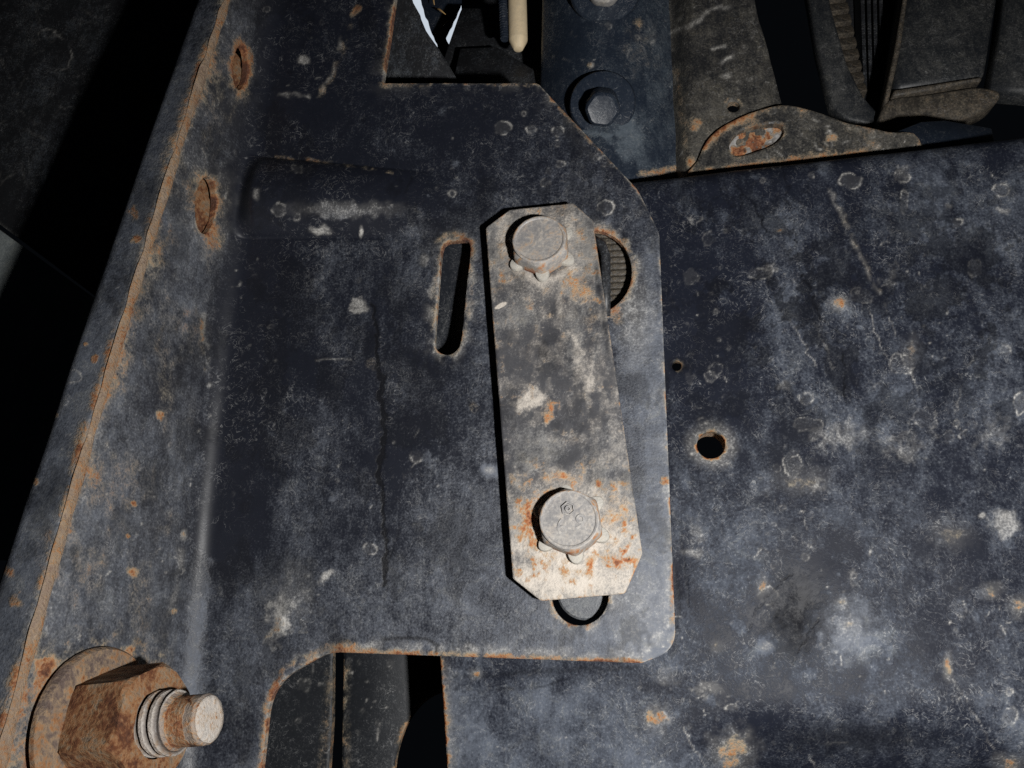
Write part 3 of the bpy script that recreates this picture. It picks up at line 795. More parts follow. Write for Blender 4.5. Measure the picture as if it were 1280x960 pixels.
# ================================================================== beam panel behind the bracket, on the right
BY = 4.2 * MM
tl0, tl1 = np.array(uv(805, 213)), np.array(uv(1280, 157))
tdir = (tl1 - tl0) / np.linalg.norm(tl1 - tl0); tnor = np.array([-tdir[1], tdir[0]])
RB = 9 * MM
def buv(px, py):
    p = P(px, py, BY); return (p[0], p[2])
bl = tl0 - tdir * 0.06; br = tl0 + tdir * 0.20
up = tnor * 0.022
beam_out = [tuple(bl + up), tuple(br + up), (br[0], buv(900, 1030)[1]), (buv(560, 1030)[0] + 0.0006, buv(900, 1030)[1]),
            buv(559, 960), buv(549, 800), buv(640, 790)]
beam_out = [beam_out[0], beam_out[1], beam_out[2], beam_out[3], beam_out[4], beam_out[5], beam_out[6], buv(640, 330)]
hole1 = [buv(*p) for p in circ(889, 556, 18, 17)]
hole2 = [buv(*p) for p in circ(846, 457, 6, 6)]
hole3 = [buv(*p) for p in circ(742, 341, 62, 64)]
hole4 = [buv(*p) for p in circ(722, 742, 46, 46)]
def beam_deform(u, v, w):
    q = (u - tl0[0]) * tnor[0] + (v - tl0[1]) * tnor[1]          # height above the bend line
    s0 = -7 * MM
    d = np.clip(q - s0, 0, None); s = np.clip(d, 0, RB * math.radians(85)); k = 1 / RB
    back = (1 - np.cos(s * k)) / k; along = np.sin(s * k) / k
    ex = d - s; back = back + ex * math.sin(math.radians(85)); along = along + ex * math.cos(math.radians(85))
    dq = along - d
    x = u + tnor[0] * dq; z = v + tnor[1] * dq; y = BY + back
    X, Y = proj(np.stack([u, np.full_like(u, BY), v], 1))
    # low dents and the roll of the lower edge
    y = y + 0.5 * MM * np.exp(-((X - 990) / 38) ** 2 - ((Y - 778) / 60) ** 2) - 0.5 * MM * np.exp(-((X - 1060) / 45) ** 2 - ((Y - 785) / 55) ** 2)
    y = y + 0.010 * np.clip((Y - 868) / 100, 0, 2) ** 2 * sstep(820, 960, X)
    y = y + (fbm(u * 38, v * 38, 15, 3) - 0.5) * 1.1 * MM
    a = s * k
    x = x - tnor[0] * w * -np.sin(a) * -1; z = z - tnor[1] * w * np.sin(a)
    return np.stack([x, y + w * np.cos(a), z], 1)
def paint_beam(p, u, v):
    X, Y, a = p.x, p.y, p.a
    n = fbm(X / 90, Y / 90, 61); n2 = fbm(X / 12, Y / 12, 62); n3 = fbm(X / 34, Y / 34, 63)
    a['dust'] += 0.75 * (n - 0.5) + 0.05 + 0.14 * sstep(900, 1200, X) * (1 - sstep(560, 760, Y)) + 0.30 * sstep(840, 880, Y) * (1 - sstep(760, 930, X))
    a['dust'] += 0.16 * sstep(640, 900, Y)
    a['dust'] -= 0.22 * np.exp(-((X - 880) / 70) ** 2 - ((Y - 400) / 150) ** 2)
    a['dark'] += 0.75 * sstep(0.50, 0.62, n3 + 0.45 * (n2 - .5) + .25 * (fbm(X / 4, Y / 4, 64, 2) - .5)) * np.exp(-((Y - 380) / 190) ** 2) * (0.5 + 0.5 * sstep(0.3, 0.6, n))
    a['dust'] += 0.5 * (fbm(X / 26, Y / 26, 65) - .5) + 0.10
    a['rust'] += 0.55 * np.exp(-p.sd / 2.5) * sstep(.35, .6, n2)
    left = np.exp(-p.sd / 8.0) * sstep(800, 850, Y) * (X < 590)
    a['rust'] += 0.42 * left * (0.3 + n2); a['white'] += .2 * left
    p.blob('white', 889, 556, 30, 28, v=.5, soft=.9, rag=.15)
    p.ring('rust', 889, 556, 18, 17, v=.5, w=3, fill=0, rag=.2)
    p.blob('dark', 846, 458, 14, 13, v=.8, soft=.9)
    # paint cracks, and dark lines beside the bracket's edge
    for pts, w in (([(895, 222), (905, 245), (915, 262), (925, 262), (930, 250), (922, 236)], 1.4), ([(905, 215), (925, 235), (942, 255), (952, 272), (956, 290)], 2.2),
                   ([(978, 212), (985, 235), (982, 250), (992, 275), (996, 300)], 1.8), ([(1000, 335), (1006, 350), (1016, 362), (1020, 385), (1024, 397), (1040, 407), (1052, 420)], 2.4),
                   ([(992, 300), (998, 320), (1001, 338)], 1.5), ([(1052, 440), (1057, 462), (1054, 490), (1058, 505)], 2.2), ([(1082, 672), (1096, 692), (1105, 705)], 2.0),
                   ([(935, 792), (945, 765), (965, 738), (990, 718)], 1.8), ([(992, 832), (1000, 810), (1016, 786), (1026, 770)], 1.6), ([(850, 650), (856, 700), (862, 760)], 3), ([(845, 700), (850, 760), (838, 800)], 6),
                   ([(568, 846), (640, 842), (740, 836), (800, 833)], 5), ([(600, 862), (660, 860), (710, 850)], 2.5)):
        p.line('dark', pts, w=w * .55, v=.55, jit=4, broken=.34)
    p.line('white', [(1038, 238), (1050, 262), (1068, 305), (1085, 340), (1098, 365)], w=2.6, v=.22, jit=4, broken=.42)
    p.line('rust', [(1050, 262), (1072, 312), (1098, 362)], w=6, v=.16, jit=3, broken=.3)
    for pts in ([(1085, 385), (1095, 420), (1108, 450)], [(992, 350), (1010, 385), (1030, 430), (1040, 460)], [(985, 400), (1005, 430), (1020, 458)], [(1128, 445), (1140, 470), (1150, 500)], [(1106, 382), (1120, 420)],
                [(1200, 545), (1193, 515), (1204, 470)], [(1190, 850), (1210, 880), (1245, 940)], [(855, 910), (870, 940), (880, 958)], [(1010, 943), (1018, 958)], [(1030, 930), (1060, 925)]):
        p.line('white', pts, w=0.9, v=.30, jit=4, broken=.42)
    for (cx, cy, rx, ry, vv) in ((1063, 227, 13, 9, .5), (1127, 217, 10, 10, .5), (1130, 252, 5, 15, .45), (1251, 238, 11, 8, .5), (1197, 278, 7, 5, .6), (1256, 437, 7, 6, .65), (1076, 368, 14, 10, .3),
                                 (1008, 498, 9, 8, .35), (1275, 505, 8, 14, .6), (1218, 335, 8, 11, .35), (1010, 530, 18, 8, .4), (1263, 895, 9, 11, .5), (960, 745, 12, 10, .4), (990, 580, 12, 16, .5), (1128, 455, 16, 12, .3),
                                 (1262, 865, 4, 4, .6), (914, 885, 7, 4, .5), (1136, 924, 5, 2, .5), (948, 342, 14, 7, .4), (1158, 520, 14, 14, .25)):
        p.ring('white', cx, cy, rx, ry, v=vv * .8, w=1.2, fill=.14, rag=.9)
    p.blob('white', 1256, 655, 22, 16, v=.28, rot=.3, soft=.35, rag=.7); p.blob('white', 1228, 644, 5, 4, v=.5)
    for cx, cy, rx, ry, vv in ((1022, 605, 7, 7, .35), (1127, 215, 9, 7, .3), (1253, 262, 9, 4, .5), (1110, 350, 10, 10, .25), (1185, 390, 3, 5, .6), (1242, 452, 8, 30, .0), (865, 692, 16, 6, .45), (872, 665, 8, 14, .25),
                               (966, 335, 8, 8, .4), (979, 482, 7, 6, .35), (1088, 690, 2, 5, .7), (1064, 770, 2, 3, .3), (1185, 258, 6, 8, .3), (885, 862, 24, 9, .3), (830, 848, 20, 10, .2), (1240, 540, 24, 20, .2), (1050, 545, 40, 16, .3), (1130, 560, 30, 14, .28)):
        if vv: p.blob('white', cx, cy, rx, ry, v=vv * .6, soft=.8, rag=1.6)
    p.blob('dust', 1060, 788, 42, 46, v=.6, soft=.9, rag=.5); p.blob('white', 1060, 790, 40, 44, v=.12, soft=1, rag=.5); p.blob('dust', 958, 808, 16, 15, v=.9, soft=.9); p.blob('white', 958, 808, 8, 7, v=.25, soft=1)  # soft flash glare painted in as two pale smears
    p.blob('dark', 992, 772, 40, 62, v=1.1, soft=1.0, rag=.5); p.blob('dark', 1070, 922, 130, 26, v=.8, soft=.9, rag=.5)  # dark dent smudge; dark reflection along the lower edge painted in
    for cx, cy, rx, ry, vv in ((1050, 379, 9, 6, .6), (820, 898, 11, 12, .55), (916, 940, 20, 18, .55), (1185, 833, 4, 12, .6), (1275, 757, 10, 9, .45), (1240, 738, 9, 7, .35), (1262, 955, 14, 9, .45), (1052, 754, 8, 6, .3), (1062, 782, 10, 6, .22),
                               (952, 732, 6, 10, .35), (1190, 668, 18, 14, .2), (595, 842, 6, 5, .5), (838, 805, 0.5, .5, 0), (1000, 600, 26, 12, .22), (896, 810, 6, 6, .3), (975, 288, 5, 2, .5), (1140, 440, 8, 16, .2)):
        if vv:
            p.blob('white', cx, cy, rx * 1.7, ry * 1.7, v=vv * .45, soft=.9); p.blob('rust', cx, cy, rx, ry, v=vv, soft=.8, rag=1.1)
    p.scatter(620, (830, 200, 1290, 900), 2, 9, 21)
    p.scatter(120, (560, 835, 1000, 960), 2, 6, 22)
beam = sheet('beam_panel', beam_out, [hole1, hole2, hole3, hole4], 0.00040, 2.2 * MM, beam_deform, paint_beam, M_BEAM)
bc_ = P(889, 556, BY + .0022)
lathe('hole_collar', [(4.75 * MM, .0), (4.6 * MM, -.5 * MM), (4.5 * MM, -9 * MM), (5.2 * MM, -9 * MM)], M_SEAM, frame_to(bc_, (0, -1, 0)), beam, 40, .01)
tag(beam, 'wide black scratched beam panel with a round hole to the right of the bracket', 'panel')

# ================================================================== rusty nut on its stud, through the side wall
c0, L_, v_ = solve_wall(112, 912)
AX = np.array([0.975, -0.16, 0.105]); AX /= np.linalg.norm(AX)
nut = empty('stud_nut', c0, 'thick rusty hex nut and washer on a threaded stud', 'nut')
M = frame_to(c0, AX) @ Matrix.Diagonal((1, 1, 1.25, 1))
lathe('washer', [(5 * MM, 1.2 * MM), (19.2 * MM, 1.2 * MM), (19.8 * MM, 1.5 * MM), (19.8 * MM, 2.6 * MM), (19.0 * MM, 3.4 * MM), (8 * MM, 3.6 * MM)], M_WASH, M, nut, 64, 0.006)
bm = bmesh.new(); rings = []
RN = 15.0 * MM; ph = math.radians(14)
for sc_, h, lim in ((0.93, 3.2, .93), (1.0, 4.3, 1.0), (1.0, 14.6, 1.0), (0.97, 15.5, .955), (0.93, 16.3, .89), (0.60, 16.5, .9)):
    rg = []
    for k in range(6):
        a0, a1 = ph + k * math.pi / 3, ph + (k + 1) * math.pi / 3
        for j in range(8):
            t = j / 8
            hx = (1 - t) * math.cos(a0) + t * math.cos(a1); hy = (1 - t) * math.sin(a0) + t * math.sin(a1)
            rr = math.hypot(hx, hy); an = math.atan2(hy, hx)
            rr = min(rr, lim) * RN * (sc_ if sc_ < .7 else 1) * (1 + 0.012 * (random.random() - .5))
            rg.append(bm.verts.new(M @ Vector((rr * math.cos(an), rr * math.sin(an), h * MM))))
    rings.append(rg)
for A, B in zip(rings[:-1], rings[1:]):
    for k in range(48): bm.faces.new((A[k], A[(k + 1) % 48], B[(k + 1) % 48], B[k]))
bmesh.ops.subdivide_edges(bm, edges=bm.edges[:], cuts=3, use_grid_fill=True)
hn = link('hex_nut', bm_mesh(bm), M_RUST, nut)
es = hn.modifiers.new('split', 'EDGE_SPLIT'); es.split_angle = math.radians(28)
NT, NH = 72, 150
h0, h1, pitch = 14.0, 28.6, 2.2
hh = np.linspace(h0, h1, NH); th = np.arange(NT) * 2 * math.pi / NT
HH, TH = np.meshgrid(hh, th, indexing='ij')
fr = ((HH - pitch * TH / (2 * math.pi)) / pitch) % 1.0
tri = sstep(0.02, 0.30, fr) * (1 - sstep(0.62, 0.92, fr))
dmg = fbm(HH * 0.9 + 3 * np.cos(TH), 3 * np.sin(TH), 51, 4) - 0.5
body_r = 6.75 + 0.95 * tri * (1 - sstep(20.6, 21.6, HH)) + 0.35 * dmg
tip = 5.9 + 0.35 * dmg
rr = body_r + (tip - body_r) * sstep(21.0, 22.4, HH)
rr = rr - 0.55 * sstep(h1 - 0.8, h1, HH)
vv = [M @ Vector((r_ * MM * math.cos(t_), r_ * MM * math.sin(t_), z_ * MM)) for r_, t_, z_ in zip(rr.ravel(), TH.ravel(), HH.ravel())]
for fr_ in (0.8, 0.45):
    for t_ in th: vv.append(M @ Vector((rr[-1, 0] * fr_ * MM * math.cos(t_), rr[-1, 0] * fr_ * MM * math.sin(t_), (h1 + .10 + .15 * random.random() * fr_) * MM)))
vv.append(M @ Vector((0, 0, (h1 + .15) * MM)))
qd = [(i * NT + k, i * NT + (k + 1) % NT, (i + 1) * NT + (k + 1) % NT, (i + 1) * NT + k) for i in range(NH + 1) for k in range(NT)]
tr = [((NH + 1) * NT + k, (NH + 1) * NT + (k + 1) % NT, (NH + 2) * NT) for k in range(NT)]
hz = np.concatenate([HH.ravel(), np.full(2 * NT + 1, h1 + .1)])
dg_ = np.concatenate([dmg.ravel(), np.zeros(2 * NT + 1)])
fg = np.concatenate([tri.ravel(), np.ones(2 * NT + 1)])
th_on = (hz < 21.3)
stud = link('threaded_stud', np_mesh('stud', np.array([v[:] for v in vv]), qd,
     {'rust': np.where(hz > h1 - .05, 0.0, -.1 * th_on + 1.1 * np.maximum(dg_, 0) + .28 * (hz > 22) * (hz < 26)), 'white': np.where(hz > h1 - .05, .6, .5 * fg * th_on), 'dark': 0.75 * (1 - fg) * th_on + .8 * sstep(.12, .25, dg_) * (hz > 22.5) * (hz < 27)}, tr), M_STUD, nut)

# ================================================================== what shows behind and around
# left: black plastic liner and the grey plate below it
def liner_deform(y0, bulge):
    def f(u, v, w):
        return np.stack([u, y0 + w + bulge * (((u + 0.2) / 0.1) ** 2 * 0.2 + np.sin(v * 18) * 0.3), v], 1)
    return f
def luv(y):
    return lambda px, py: (lambda p: (p[0], p[2]))(P(px, py, y))
q = luv(0.055)
def paint_liner(p, u, v):
    for cx, cy in ((60, 60), (70, 65)): p.ring('white', cx, cy, 20, 22, v=.3, w=1, fill=0, arc=(rng.uniform(-3, 3), 1.3))
    for k in range(40):
        x, y = rng.uniform(0, 180), rng.uniform(0, 330); t = rng.uniform(0, 3)
        p.line('white', [(x, y), (x + 30 * math.cos(t), y + 30 * math.sin(t))], w=.9, v=rng.uniform(.05, .16), jit=4, broken=.4)
    p.blob('dust', 90, 210, 60, 90, v=.25, soft=1)
    p.scatter(60, (0, 0, 200, 330), 1, 3, 31)
    p.line('white', [(-30, 263), (0, 284), (60, 330), (130, 384)], w=3, v=.5, jit=.5, broken=0)  # bright edge highlight painted along the liner's lower rim
lin = sheet('fender_liner', [q(-120, -90), q(330, -90), q(330, 530), q(0, 281), q(-120, 190)], [], 0.0009, 3 * MM, liner_deform(0.055, 0.004), paint_liner, M_LINER, edge=.0008)
tag(lin, 'scratched black plastic liner in the dark upper left corner', 'liner')
q2 = luv(0.045)
gp = sheet('lower_plate', [q2(-140, 182), q2(-60, 244), q2(0, 288), q2(240, 462), q2(240, 700), q2(-140, 700)], [], 0.0012, 3 * MM, liner_deform(0.045, 0.003), lambda p, u, v: (p.scatter(60, (-20, 280, 130, 460), 2, 5, 33), p.blob('rust', 40, 355, 5, 4, v=.3)), M_GREY)
tag(gp, 'greenish grey plate at the left edge below the black liner', 'plate')

# notch at the top: diagonal brace, daylight gap, dark blocks, straws, beige tube and ribbed hose
br_ = prism('diagonal_brace', [(440, -40), (506, -40), (516, 2), (525, 18), (526, 31), (535, 42), (548, 60), (577, 108), (470, 130)], [.012, .012, .013, .014, .014, .015, .016, .022, .03], 0.0012, M_LINER)
tag(br_, 'dark diagonal metal brace behind the notch in the bracket', 'brace')
sky = prism('sky', [(490, -40), (600, -40), (600, 100), (490, 100)], 0.13, 0.002, M_GAP, bev=0); tag(sky, kind='structure')
def rough_poly(pts, a=0.9, step=5):
    r = random.Random(4); out = []
    for (x0, y0), (x1, y1) in zip(pts, pts[1:] + pts[:1]):
        k = max(1, int(math.hypot(x1 - x0, y1 - y0) / step))
        out += [(x0 + (x1 - x0) * t / k + (r.uniform(-a, a) if t else 0), y0 + (y1 - y0) * t / k + (r.uniform(-a, a) if t else 0)) for t in range(k)]
    return out
tag(prism('trim_strip', rough_poly([(519, -30), (583, -30), (575, 9), (567, 26), (557, 47), (562, 56), (556, 74), (547, 60), (536, 31), (530, 16), (526, 0)]), 0.085, 0.0012, M_BLUE), 'narrow dark strip between the two slivers of daylight', 'trim')
tag(prism('plastic_housing', [(577, 9), (655, 12), (720, 12), (720, 125), (540, 125), (555, 71), (562, 54), (569, 43), (577, 24)], [.06, .06, .062, .05, .05, .05, .055, .06, .06], 0.0015, M_LINER), 'black plastic housing behind the top edge of the bracket', 'housing')
tag(prism('cross_rib', [(575, 60), (620, 58), (690, 100), (690, 130), (560, 130)], [.045, .045, .035, .03, .035], 0.006, M_LINER), 'low sloped black rib just behind the bracket top edge', 'rib')
tag(prism('dark_recess', [(575, -40), (720, -40), (720, 20), (577, 14)], 0.10, 0.01, M_LINER, bev=0), 'black plate deep behind the beige tube', 'plate')
for k, (a, b, lb) in enumerate((((543, 10), (557, 18), 'short pale straw blade at the top of the notch'), ((549, 37), (561, 26), 'brown straw blade below the pale one in the notch'), ((541, -4), (543, 6), 'tiny upright straw blade at the top frame edge'))):
    pa, pb = P(*a, 0.08), P(*b, 0.075)
    st = tube('straw_blade', [pa, (pa + pb) / 2 + np.array([0, -.0006, .0004]), pb], 0.00045, M_STRAW, n=6, rf=lambda i: (0.0002, 0.0005, 0.00015)[i])
    tag(st, lb, 'straw', 'dry straw caught in the notch')
def pxr(n, y): return n * PXM * (y - CAM[1]) / -CAM[1]
yb = 0.035
A, B = P(646, -30, yb), P(648, 62, yb)
ax = (B - A) / np.linalg.norm(B - A); rb = pxr(13.5, yb)
Mb = frame_to(A, ax)
lb_ = float(np.linalg.norm(B - A))
bt = lathe('beige_tube', [(0, 0), (rb, 0), (rb, lb_ - rb * 1.2), (rb * .95, lb_ - rb * 1.0), (rb * .5, lb_ - rb * .06), (rb * .42, lb_), (0, lb_)], M_BEIGE, Mb, None, 32)
tag(bt, 'beige plastic tube hanging at the top edge of the picture', 'tube')
rc = pxr(6.5, yb)
A, B = P(627, -30, yb), P(631, 50, yb)
prof = [(0, 0)]; lb_ = float(np.linalg.norm(B - A)); nr = 26
for k in range(nr): prof += [(rc, lb_ * (k + .1) / nr), (rc, lb_ * (k + .55) / nr), (rc * .8, lb_ * (k + .7) / nr), (rc * .8, lb_ * (k + .95) / nr)]
prof += [(0, lb_)]
hs = lathe('ribbed_hose', prof, M_BLUE, frame_to(A, (B - A)), None, 20)
tag(hs, 'black ribbed hose alongside the beige tube', 'hose')

# upright post with two bolts, its flare and the gusset plate
YP = 0.026
qp = luv(YP)
pc = qp(757, 100)[0]; pr = pxr(88, YP)
def post_deform(u, v, w):
    t = np.clip((u - pc) / pr, -1.25, 1.25)
    y = YP - 0.010 + 0.012 * t * t + w
    vv = np.clip((qp(757, 215)[1] + 0.03 - v) / 0.03, 0, 1)
    return np.stack([u + 0.010 * vv * np.clip(t - .1, 0, 1), y + 0.004 * vv * np.clip(t, 0, 1), v], 1)
def paint_post(p, u, v):
    X, Y = p.x, p.y
    p.a['dust'] += .25 * sstep(770, 830, X) * fbm(X / 20, Y / 30, 81) * 2 + 0.1
    p.blob('white', 740, 82, 4, 4, v=.5); p.blob('rust', 738, 82, 5, 5, v=.3); p.ring('white', 812, 45, 8, 10, v=.3, arc=(1.0, 1.3)); p.blob('rust', 797, 28, 7, 8, v=.22)
    p.line('rust', [(800, 218), (830, 214), (860, 208)], w=5, v=.5, broken=.2); p.blob('dust', 790, 180, 22, 30, v=.6); p.blob('rust', 800, 60, 40, 60, v=.14, soft=1)
    p.ring('dust', 757, 140, 32, 34, v=.8, w=6, fill=.5)
    p.scatter(70, (690, 0, 840, 215), 2, 5, 35)
postp = sheet('post_panel', [qp(679, -60), qp(838, -60), qp(842, 60), qp(866, 225), qp(760, 260), qp(670, 260)], [], 0.0006, 3 * MM, post_deform, paint_post, M_BLUE)
tag(postp, 'rounded blue black upright post carrying two bolts behind the bracket', 'post')
YG = 0.0212
qg = luv(YG)
def gus_deform(u, v, w):
    X, Y = proj(np.stack([u, np.full_like(u, YG), v], 1))
    lift = 0.010 * (1 - sstep(840, 890, X)) * -1 * sstep(60, 200, Y) * 0.2
    y = YG + 0.008 * sstep(945, 1010, X) + 0.008 * np.exp(-((X - 838) / 16) ** 2) + lift + (fbm(u * 60, v * 60, 82, 3) - .5) * .0022
    return np.stack([u, y + w, v], 1)
def paint_gus(p, u, v):
    X, Y = p.x, p.y
    p.a['dust'] += .15 + .4 * (fbm(X / 40, Y / 40, 83) - .5) + 0.25 * sstep(90, 170, Y)
    p.a['rust'] += .25 * sstep(.5, .75, fbm(X / 22, Y / 22, 84)) * sstep(110, 200, Y)
    p.blob('rust', 870, 155, 9, 10, v=.4); p.ring('rust', 916, 131, 10, 9, v=.3, w=3, fill=0); p.line('rust', [(845, 90), (852, 150), (862, 210)], w=6, v=.25); p.blob('rust', 863, 203, 8, 10, v=.3)
    p.line('white', [(835, 42), (865, 32), (890, 12), (910, 8)], w=3, v=.3, jit=3); p.line('white', [(890, 60), (906, 58)], w=2, v=.4); p.line('white', [(903, 78), (918, 70)], w=2.5, v=.4); p.blob('white', 908, 95, 8, 4, v=.3)
    p.scatter(110, (840, 0, 1000, 210), 2, 5, 36)
gus = sheet('gusset_plate', [qg(828, -60), qg(932, -60), qg(948, 20), qg(985, 135), qg(1010, 240), qg(838, 260)], [[qg(*p) for p in circ(917, 132, 8, 7, 20)]], 0.0006, 3 * MM, gus_deform, paint_gus, M_WARM)
tag(gus, 'dusty dark gusset plate with a small hole right of the post', 'plate')

def flange_bolt(px, py, y, tilt, label, r, wash=True, matb=M_BLUE):
    c = P(px, py, y)
    ax = Vector(tilt).normalized()
    root = empty('flange_bolt', c, label, 'bolt', 'bolts on the upright post')
    M = frame_to(c, (0, -1, -.22))
    lathe('washer', [(r * 2.0, -.002), (r * 2.0, .0008), (r * 1.9, .0016), (r * 1.35, .0022), (r * 1.3, .0022), (0, .0022)], M_BLUE if wash else M_BOLT, M, root, 36)
    M = frame_to(c, ax)
    bm = bmesh.new(); rings = []
    for sc_, h, lim in ((1.12, .0010, 1.02), (1.12, .0108, 1.02), (1.05, .0116, .95), (.9, .0122, .84), (.55, .0120, .55)):
        rg = []
        for k in range(48):
            a = 2 * math.pi * k / 48; m_ = (a + .2) % (math.pi / 3) - math.pi / 6
            rr = min(sc_ * math.cos(math.pi / 6) / math.cos(m_), lim) * r
            rg.append(bm.verts.new(M @ Vector((rr * math.cos(a), rr * math.sin(a), h))))
        rings.append(rg)
    for A, B in zip(rings[:-1], rings[1:]):
        for k in range(48): bm.faces.new((A[k], A[(k + 1) % 48], B[(k + 1) % 48], B[k]))
    bm.faces.new(rings[-1])
    o = link('bolt_head', bm_mesh(bm), matb, root)
    es = o.modifiers.new('split', 'EDGE_SPLIT'); es.split_angle = math.radians(30)
flange_bolt(753, 130, YP - .0095, (0, -.72, -.7), 'dark flanged bolt low on the upright post', 0.0060)
flange_bolt(756, -12, YP - .011, (0, -.85, -.5), 'pale zinc bolt cut by the top edge of the picture', 0.0066, True, M_BOLT)

# lobed plate with the rusted lug, at the top of the beam
YL = 0.0185
ql = luv(YL)
def paint_lobe(p, u, v):
    X, Y = p.x, p.y
    p.a['dust'] += .25 + .3 * (fbm(X / 30, Y / 30, 95) - .5)
    p.a['rust'] += .32 * np.exp(-p.sd / 5) * fbm(X / 12, Y / 12, 96) * 1.6 + .16 * sstep(.5, .7, fbm(X / 18, Y / 18, 97))
    p.line('rust', [(860, 216), (960, 204), (1080, 190)], w=6, v=.4, broken=.2)
    p.line('rust', [(880, 180), (905, 158), (940, 145)], w=6, v=.5, broken=.2); p.line('dark', [(908, 176), (925, 162), (955, 154), (978, 158)], w=3, v=.7)
    p.line('dark', [(884, 205), (892, 180), (905, 165)], w=1.5, v=.7, broken=0)
    p.blob('rust', 1040, 172, 8, 6, v=.4); p.blob('white', 1040, 170, 6, 5, v=.4)
    for k in range(14): p.blob('white', rng.uniform(990, 1110), rng.uniform(150, 195), rng.uniform(3, 7), 2, v=.25, rot=rng.uniform(0, 3), rag=1)
    p.scatter(80, (870, 130, 1140, 215), 2, 5, 37)
lobe = sheet('lobed_plate', [ql(*p) for p in smooth_poly([(858, 250), (872, 200), (890, 168), (925, 146), (975, 131), (1015, 138), (1060, 152), (1110, 163), (1150, 172), (1140, 250)], 4)],
             [[ql(*p) for p in smooth_poly([(912, 180), (924, 164), (950, 156), (974, 155), (980, 166), (969, 179), (945, 189), (919, 194)], 4)]], .0005, 3 * MM,
             lambda u, v, w: np.stack([u, YL + w + (fbm(u * 70, v * 70, 98, 3) - .5) * .0015, v], 1), paint_lobe, M_WARM)
tag(lobe, 'dark lobed plate with a rust rimmed slot just above the beam', 'plate')
ql2 = luv(YL + .0025)
def paint_lug(p, u, v):
    n = fbm(p.x / 9, p.y / 9, 99); p.a['rust'] += .8 * sstep(.32, .56, n); p.a['white'] += .4 * (1 - sstep(.28, .45, n)); p.a['dark'] += .8 * sstep(.62, .75, fbm(p.x / 7, p.y / 7, 100))
lug = sheet('rusted_lug', [ql2(*p) for p in circ(946, 173, 48, 30, 30, -.2)], [], .0004, 2 * MM, lambda u, v, w: np.stack([u, YL + .0025 + w + (fbm(u * 240, v * 240, 101, 3) - .5) * .002, v], 1), paint_lug,
            weathered('lug_rust', base=(0.12, 0.11, 0.10), dustc=(.22, .21, .2), dust=.3, whitec=(.5, .5, .5), tan=(.4, .32, .25), rustdark=1.2))
tag(lug, 'bright rusted patch of metal inside the slot of the lobed plate', 'patch')
tag(prism('blue_flange', [(1085, 178), (1110, 168), (1150, 152), (1180, 150), (1240, 160), (1250, 200), (1080, 215)], [.020, .022, .026, .028, .028, .018, .017], 0.003, M_BLUE), 'bluish bare flange between lobed plate and muddy tray', 'flange')

# cooler frame in the upper right corner
cool = empty('cooler_frame', P(1130, 160, .06), 'muddy dark cooler frame with stacked fins in the upper right corner', 'cooler')
prism('side_rail', [(1001, -60), (1026, -60), (1040, 10), (1060, 80), (1080, 120), (1098, 140), (1105, 158), (1060, 150), (1040, 132), (1022, 60)], [.058] * 10, 0.008, M_COOL, cool, .0015)
for k in range(9):
    y0 = 112 - k * 14.5; x0 = 1066 - k * 3.2
    prism('fin', [(x0 - 12, y0 - 5), (x0 + 16, y0 - 9), (x0 + 19, y0 + 1), (x0 - 8, y0 + 4)], [.066, .070, .067, .063], 0.012, M_MUD, cool, .0006)
for k in range(7):
    x = 1074 + k * 8
    prism('core_strip', [(x, -60), (x + 4.5, -60), (x + 4.5 - (x - 1074) * .12 + 6, 125), (x - (x - 1074) * .12 + 6, 125)], .078, 0.01, M_LINER, cool, 0)
prism('back_panel', [(1010, -60), (1135, -60), (1108, 150), (1050, 140)], .09, 0.004, M_LINER, cool, 0)
prism('tank', [(1139, -60), (1257, -60), (1232, 96), (1180, 104), (1117, 112), (1122, 60)], [.058, .058, .052, .052, .052, .054], 0.02, M_COOL, cool, .003)
prism('rail_edge', [(1138, -60), (1143, -60), (1126, 60), (1106, 150), (1100, 152), (1119, 60)], .052, 0.01, M_MUD, cool, .0008)
prism('mud_lip', [(1117, 112), (1170, 104), (1228, 95), (1228, 100), (1172, 111), (1116, 120)], .050, 0.008, M_MUD, cool, .0012)
prism('tray', smooth_poly([(1100, 152), (1112, 124), (1150, 118), (1190, 112), (1225, 108), (1252, 116), (1235, 135), (1200, 148), (1165, 155), (1135, 160)], 4), .051, 0.01, M_MUD, cool, .0015)
tag(prism('corner_panel', [(1262, -60), (1340, -60), (1340, 120), (1268, 114), (1237, 112), (1248, 50)], [.05, .05, .05, .052, .056, .054], 0.01, M_COOL, bev=.002), 'dark scratched panel cut by the right frame edge beside the cooler', 'panel')

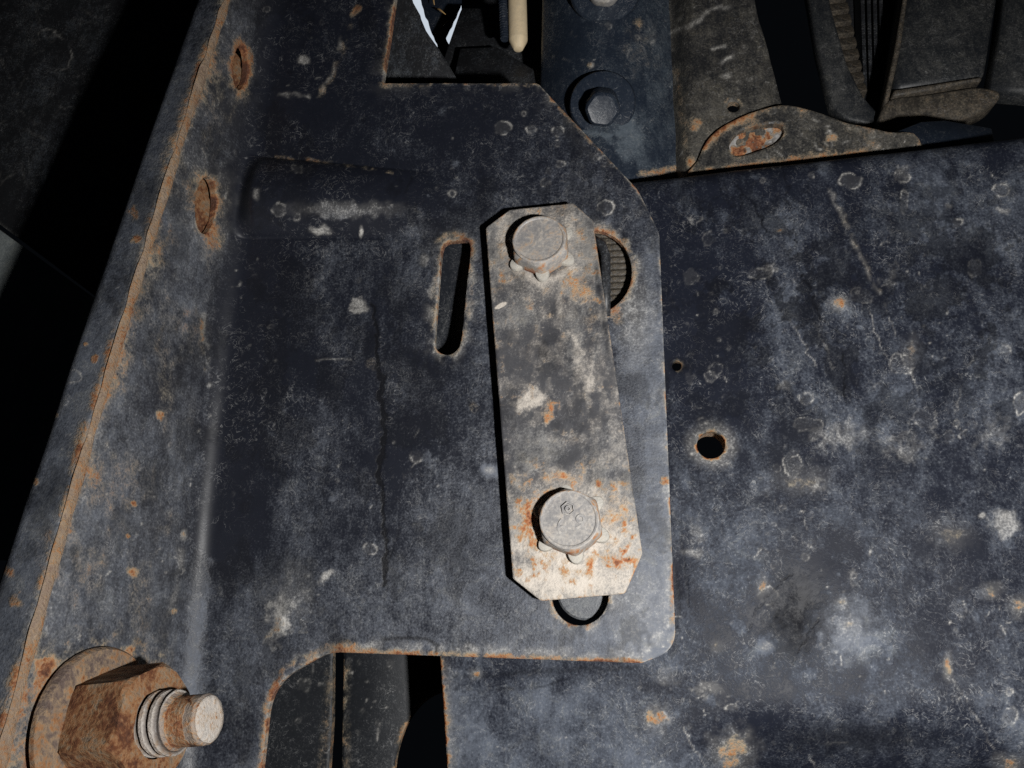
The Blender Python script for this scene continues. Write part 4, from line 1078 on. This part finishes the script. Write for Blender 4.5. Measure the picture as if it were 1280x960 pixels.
# behind the lower cut-out: plate, rounded post and arched opening
YT = 0.030
qt = luv(YT)
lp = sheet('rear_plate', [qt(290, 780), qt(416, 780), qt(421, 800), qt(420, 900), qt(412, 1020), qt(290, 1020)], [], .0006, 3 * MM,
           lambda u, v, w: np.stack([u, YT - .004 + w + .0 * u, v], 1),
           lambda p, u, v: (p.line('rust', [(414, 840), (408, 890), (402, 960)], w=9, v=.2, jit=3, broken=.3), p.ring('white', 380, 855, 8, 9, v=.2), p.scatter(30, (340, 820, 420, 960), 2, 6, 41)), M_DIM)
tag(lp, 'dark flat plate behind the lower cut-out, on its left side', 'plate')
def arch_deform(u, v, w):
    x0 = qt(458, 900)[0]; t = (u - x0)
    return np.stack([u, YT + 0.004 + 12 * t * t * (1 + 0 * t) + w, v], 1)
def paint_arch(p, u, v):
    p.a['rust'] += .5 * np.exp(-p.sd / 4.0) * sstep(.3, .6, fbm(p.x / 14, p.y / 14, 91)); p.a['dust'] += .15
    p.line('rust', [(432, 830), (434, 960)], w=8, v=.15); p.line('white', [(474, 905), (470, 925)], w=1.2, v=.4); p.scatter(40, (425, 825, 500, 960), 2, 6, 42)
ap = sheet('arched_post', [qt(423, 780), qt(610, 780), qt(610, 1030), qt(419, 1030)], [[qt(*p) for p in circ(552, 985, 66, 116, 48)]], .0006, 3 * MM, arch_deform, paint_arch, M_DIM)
tag(ap, 'rounded dark post with a rusty arched opening behind the lower cut-out', 'post')

# behind the slot, the half hole and the lower hole
sb = prism('inner_web', [(530, 285), (600, 285), (600, 455), (525, 455)], [.010, .006, .012, .016], 0.003, M_BACK, bev=0)
tag(sb, 'dark inner web seen through the long slot', 'plate')
cb = empty('inner_sleeve', P(765, 340, .03), 'dark brown grooved sleeve seen through the half hidden round hole', 'sleeve')
for k in range(15):
    y0 = 282 + k * 8
    prism('groove', [(735, y0), (800, y0 - 2), (800, y0 + 5.2), (735, y0 + 7)], [.0062 + .0006 * random.random(), .0052, .0052, .0062], .006, M_MUD, cb, .0005)
tag(tube('rubber_lip', [P(742, 300, .001), P(752, 306, .0005), P(757, 320, 0), P(757, 360, 0), P(757, 396, .0)], .0016, M_LINER, n=12), 'black rounded rubber lip between strap edge and round hole', 'lip')
Me = frame_to(P(731, 739, .006), (0, -1, 0))
tag(lathe('bolt_end', [(8.2 * MM, -6 * MM), (8.2 * MM, 0), (7.6 * MM, .7 * MM), (6 * MM, .9 * MM), (0, .8 * MM)], weathered('bolt_end_grey', base=(0.03, 0.033, 0.04), dustc=(0.19, 0.20, 0.21), dust=0.35, rust=0.06, scale=1.3), Me, None, 40), 'grey round bolt end in the hole below the strap', 'bolt end')
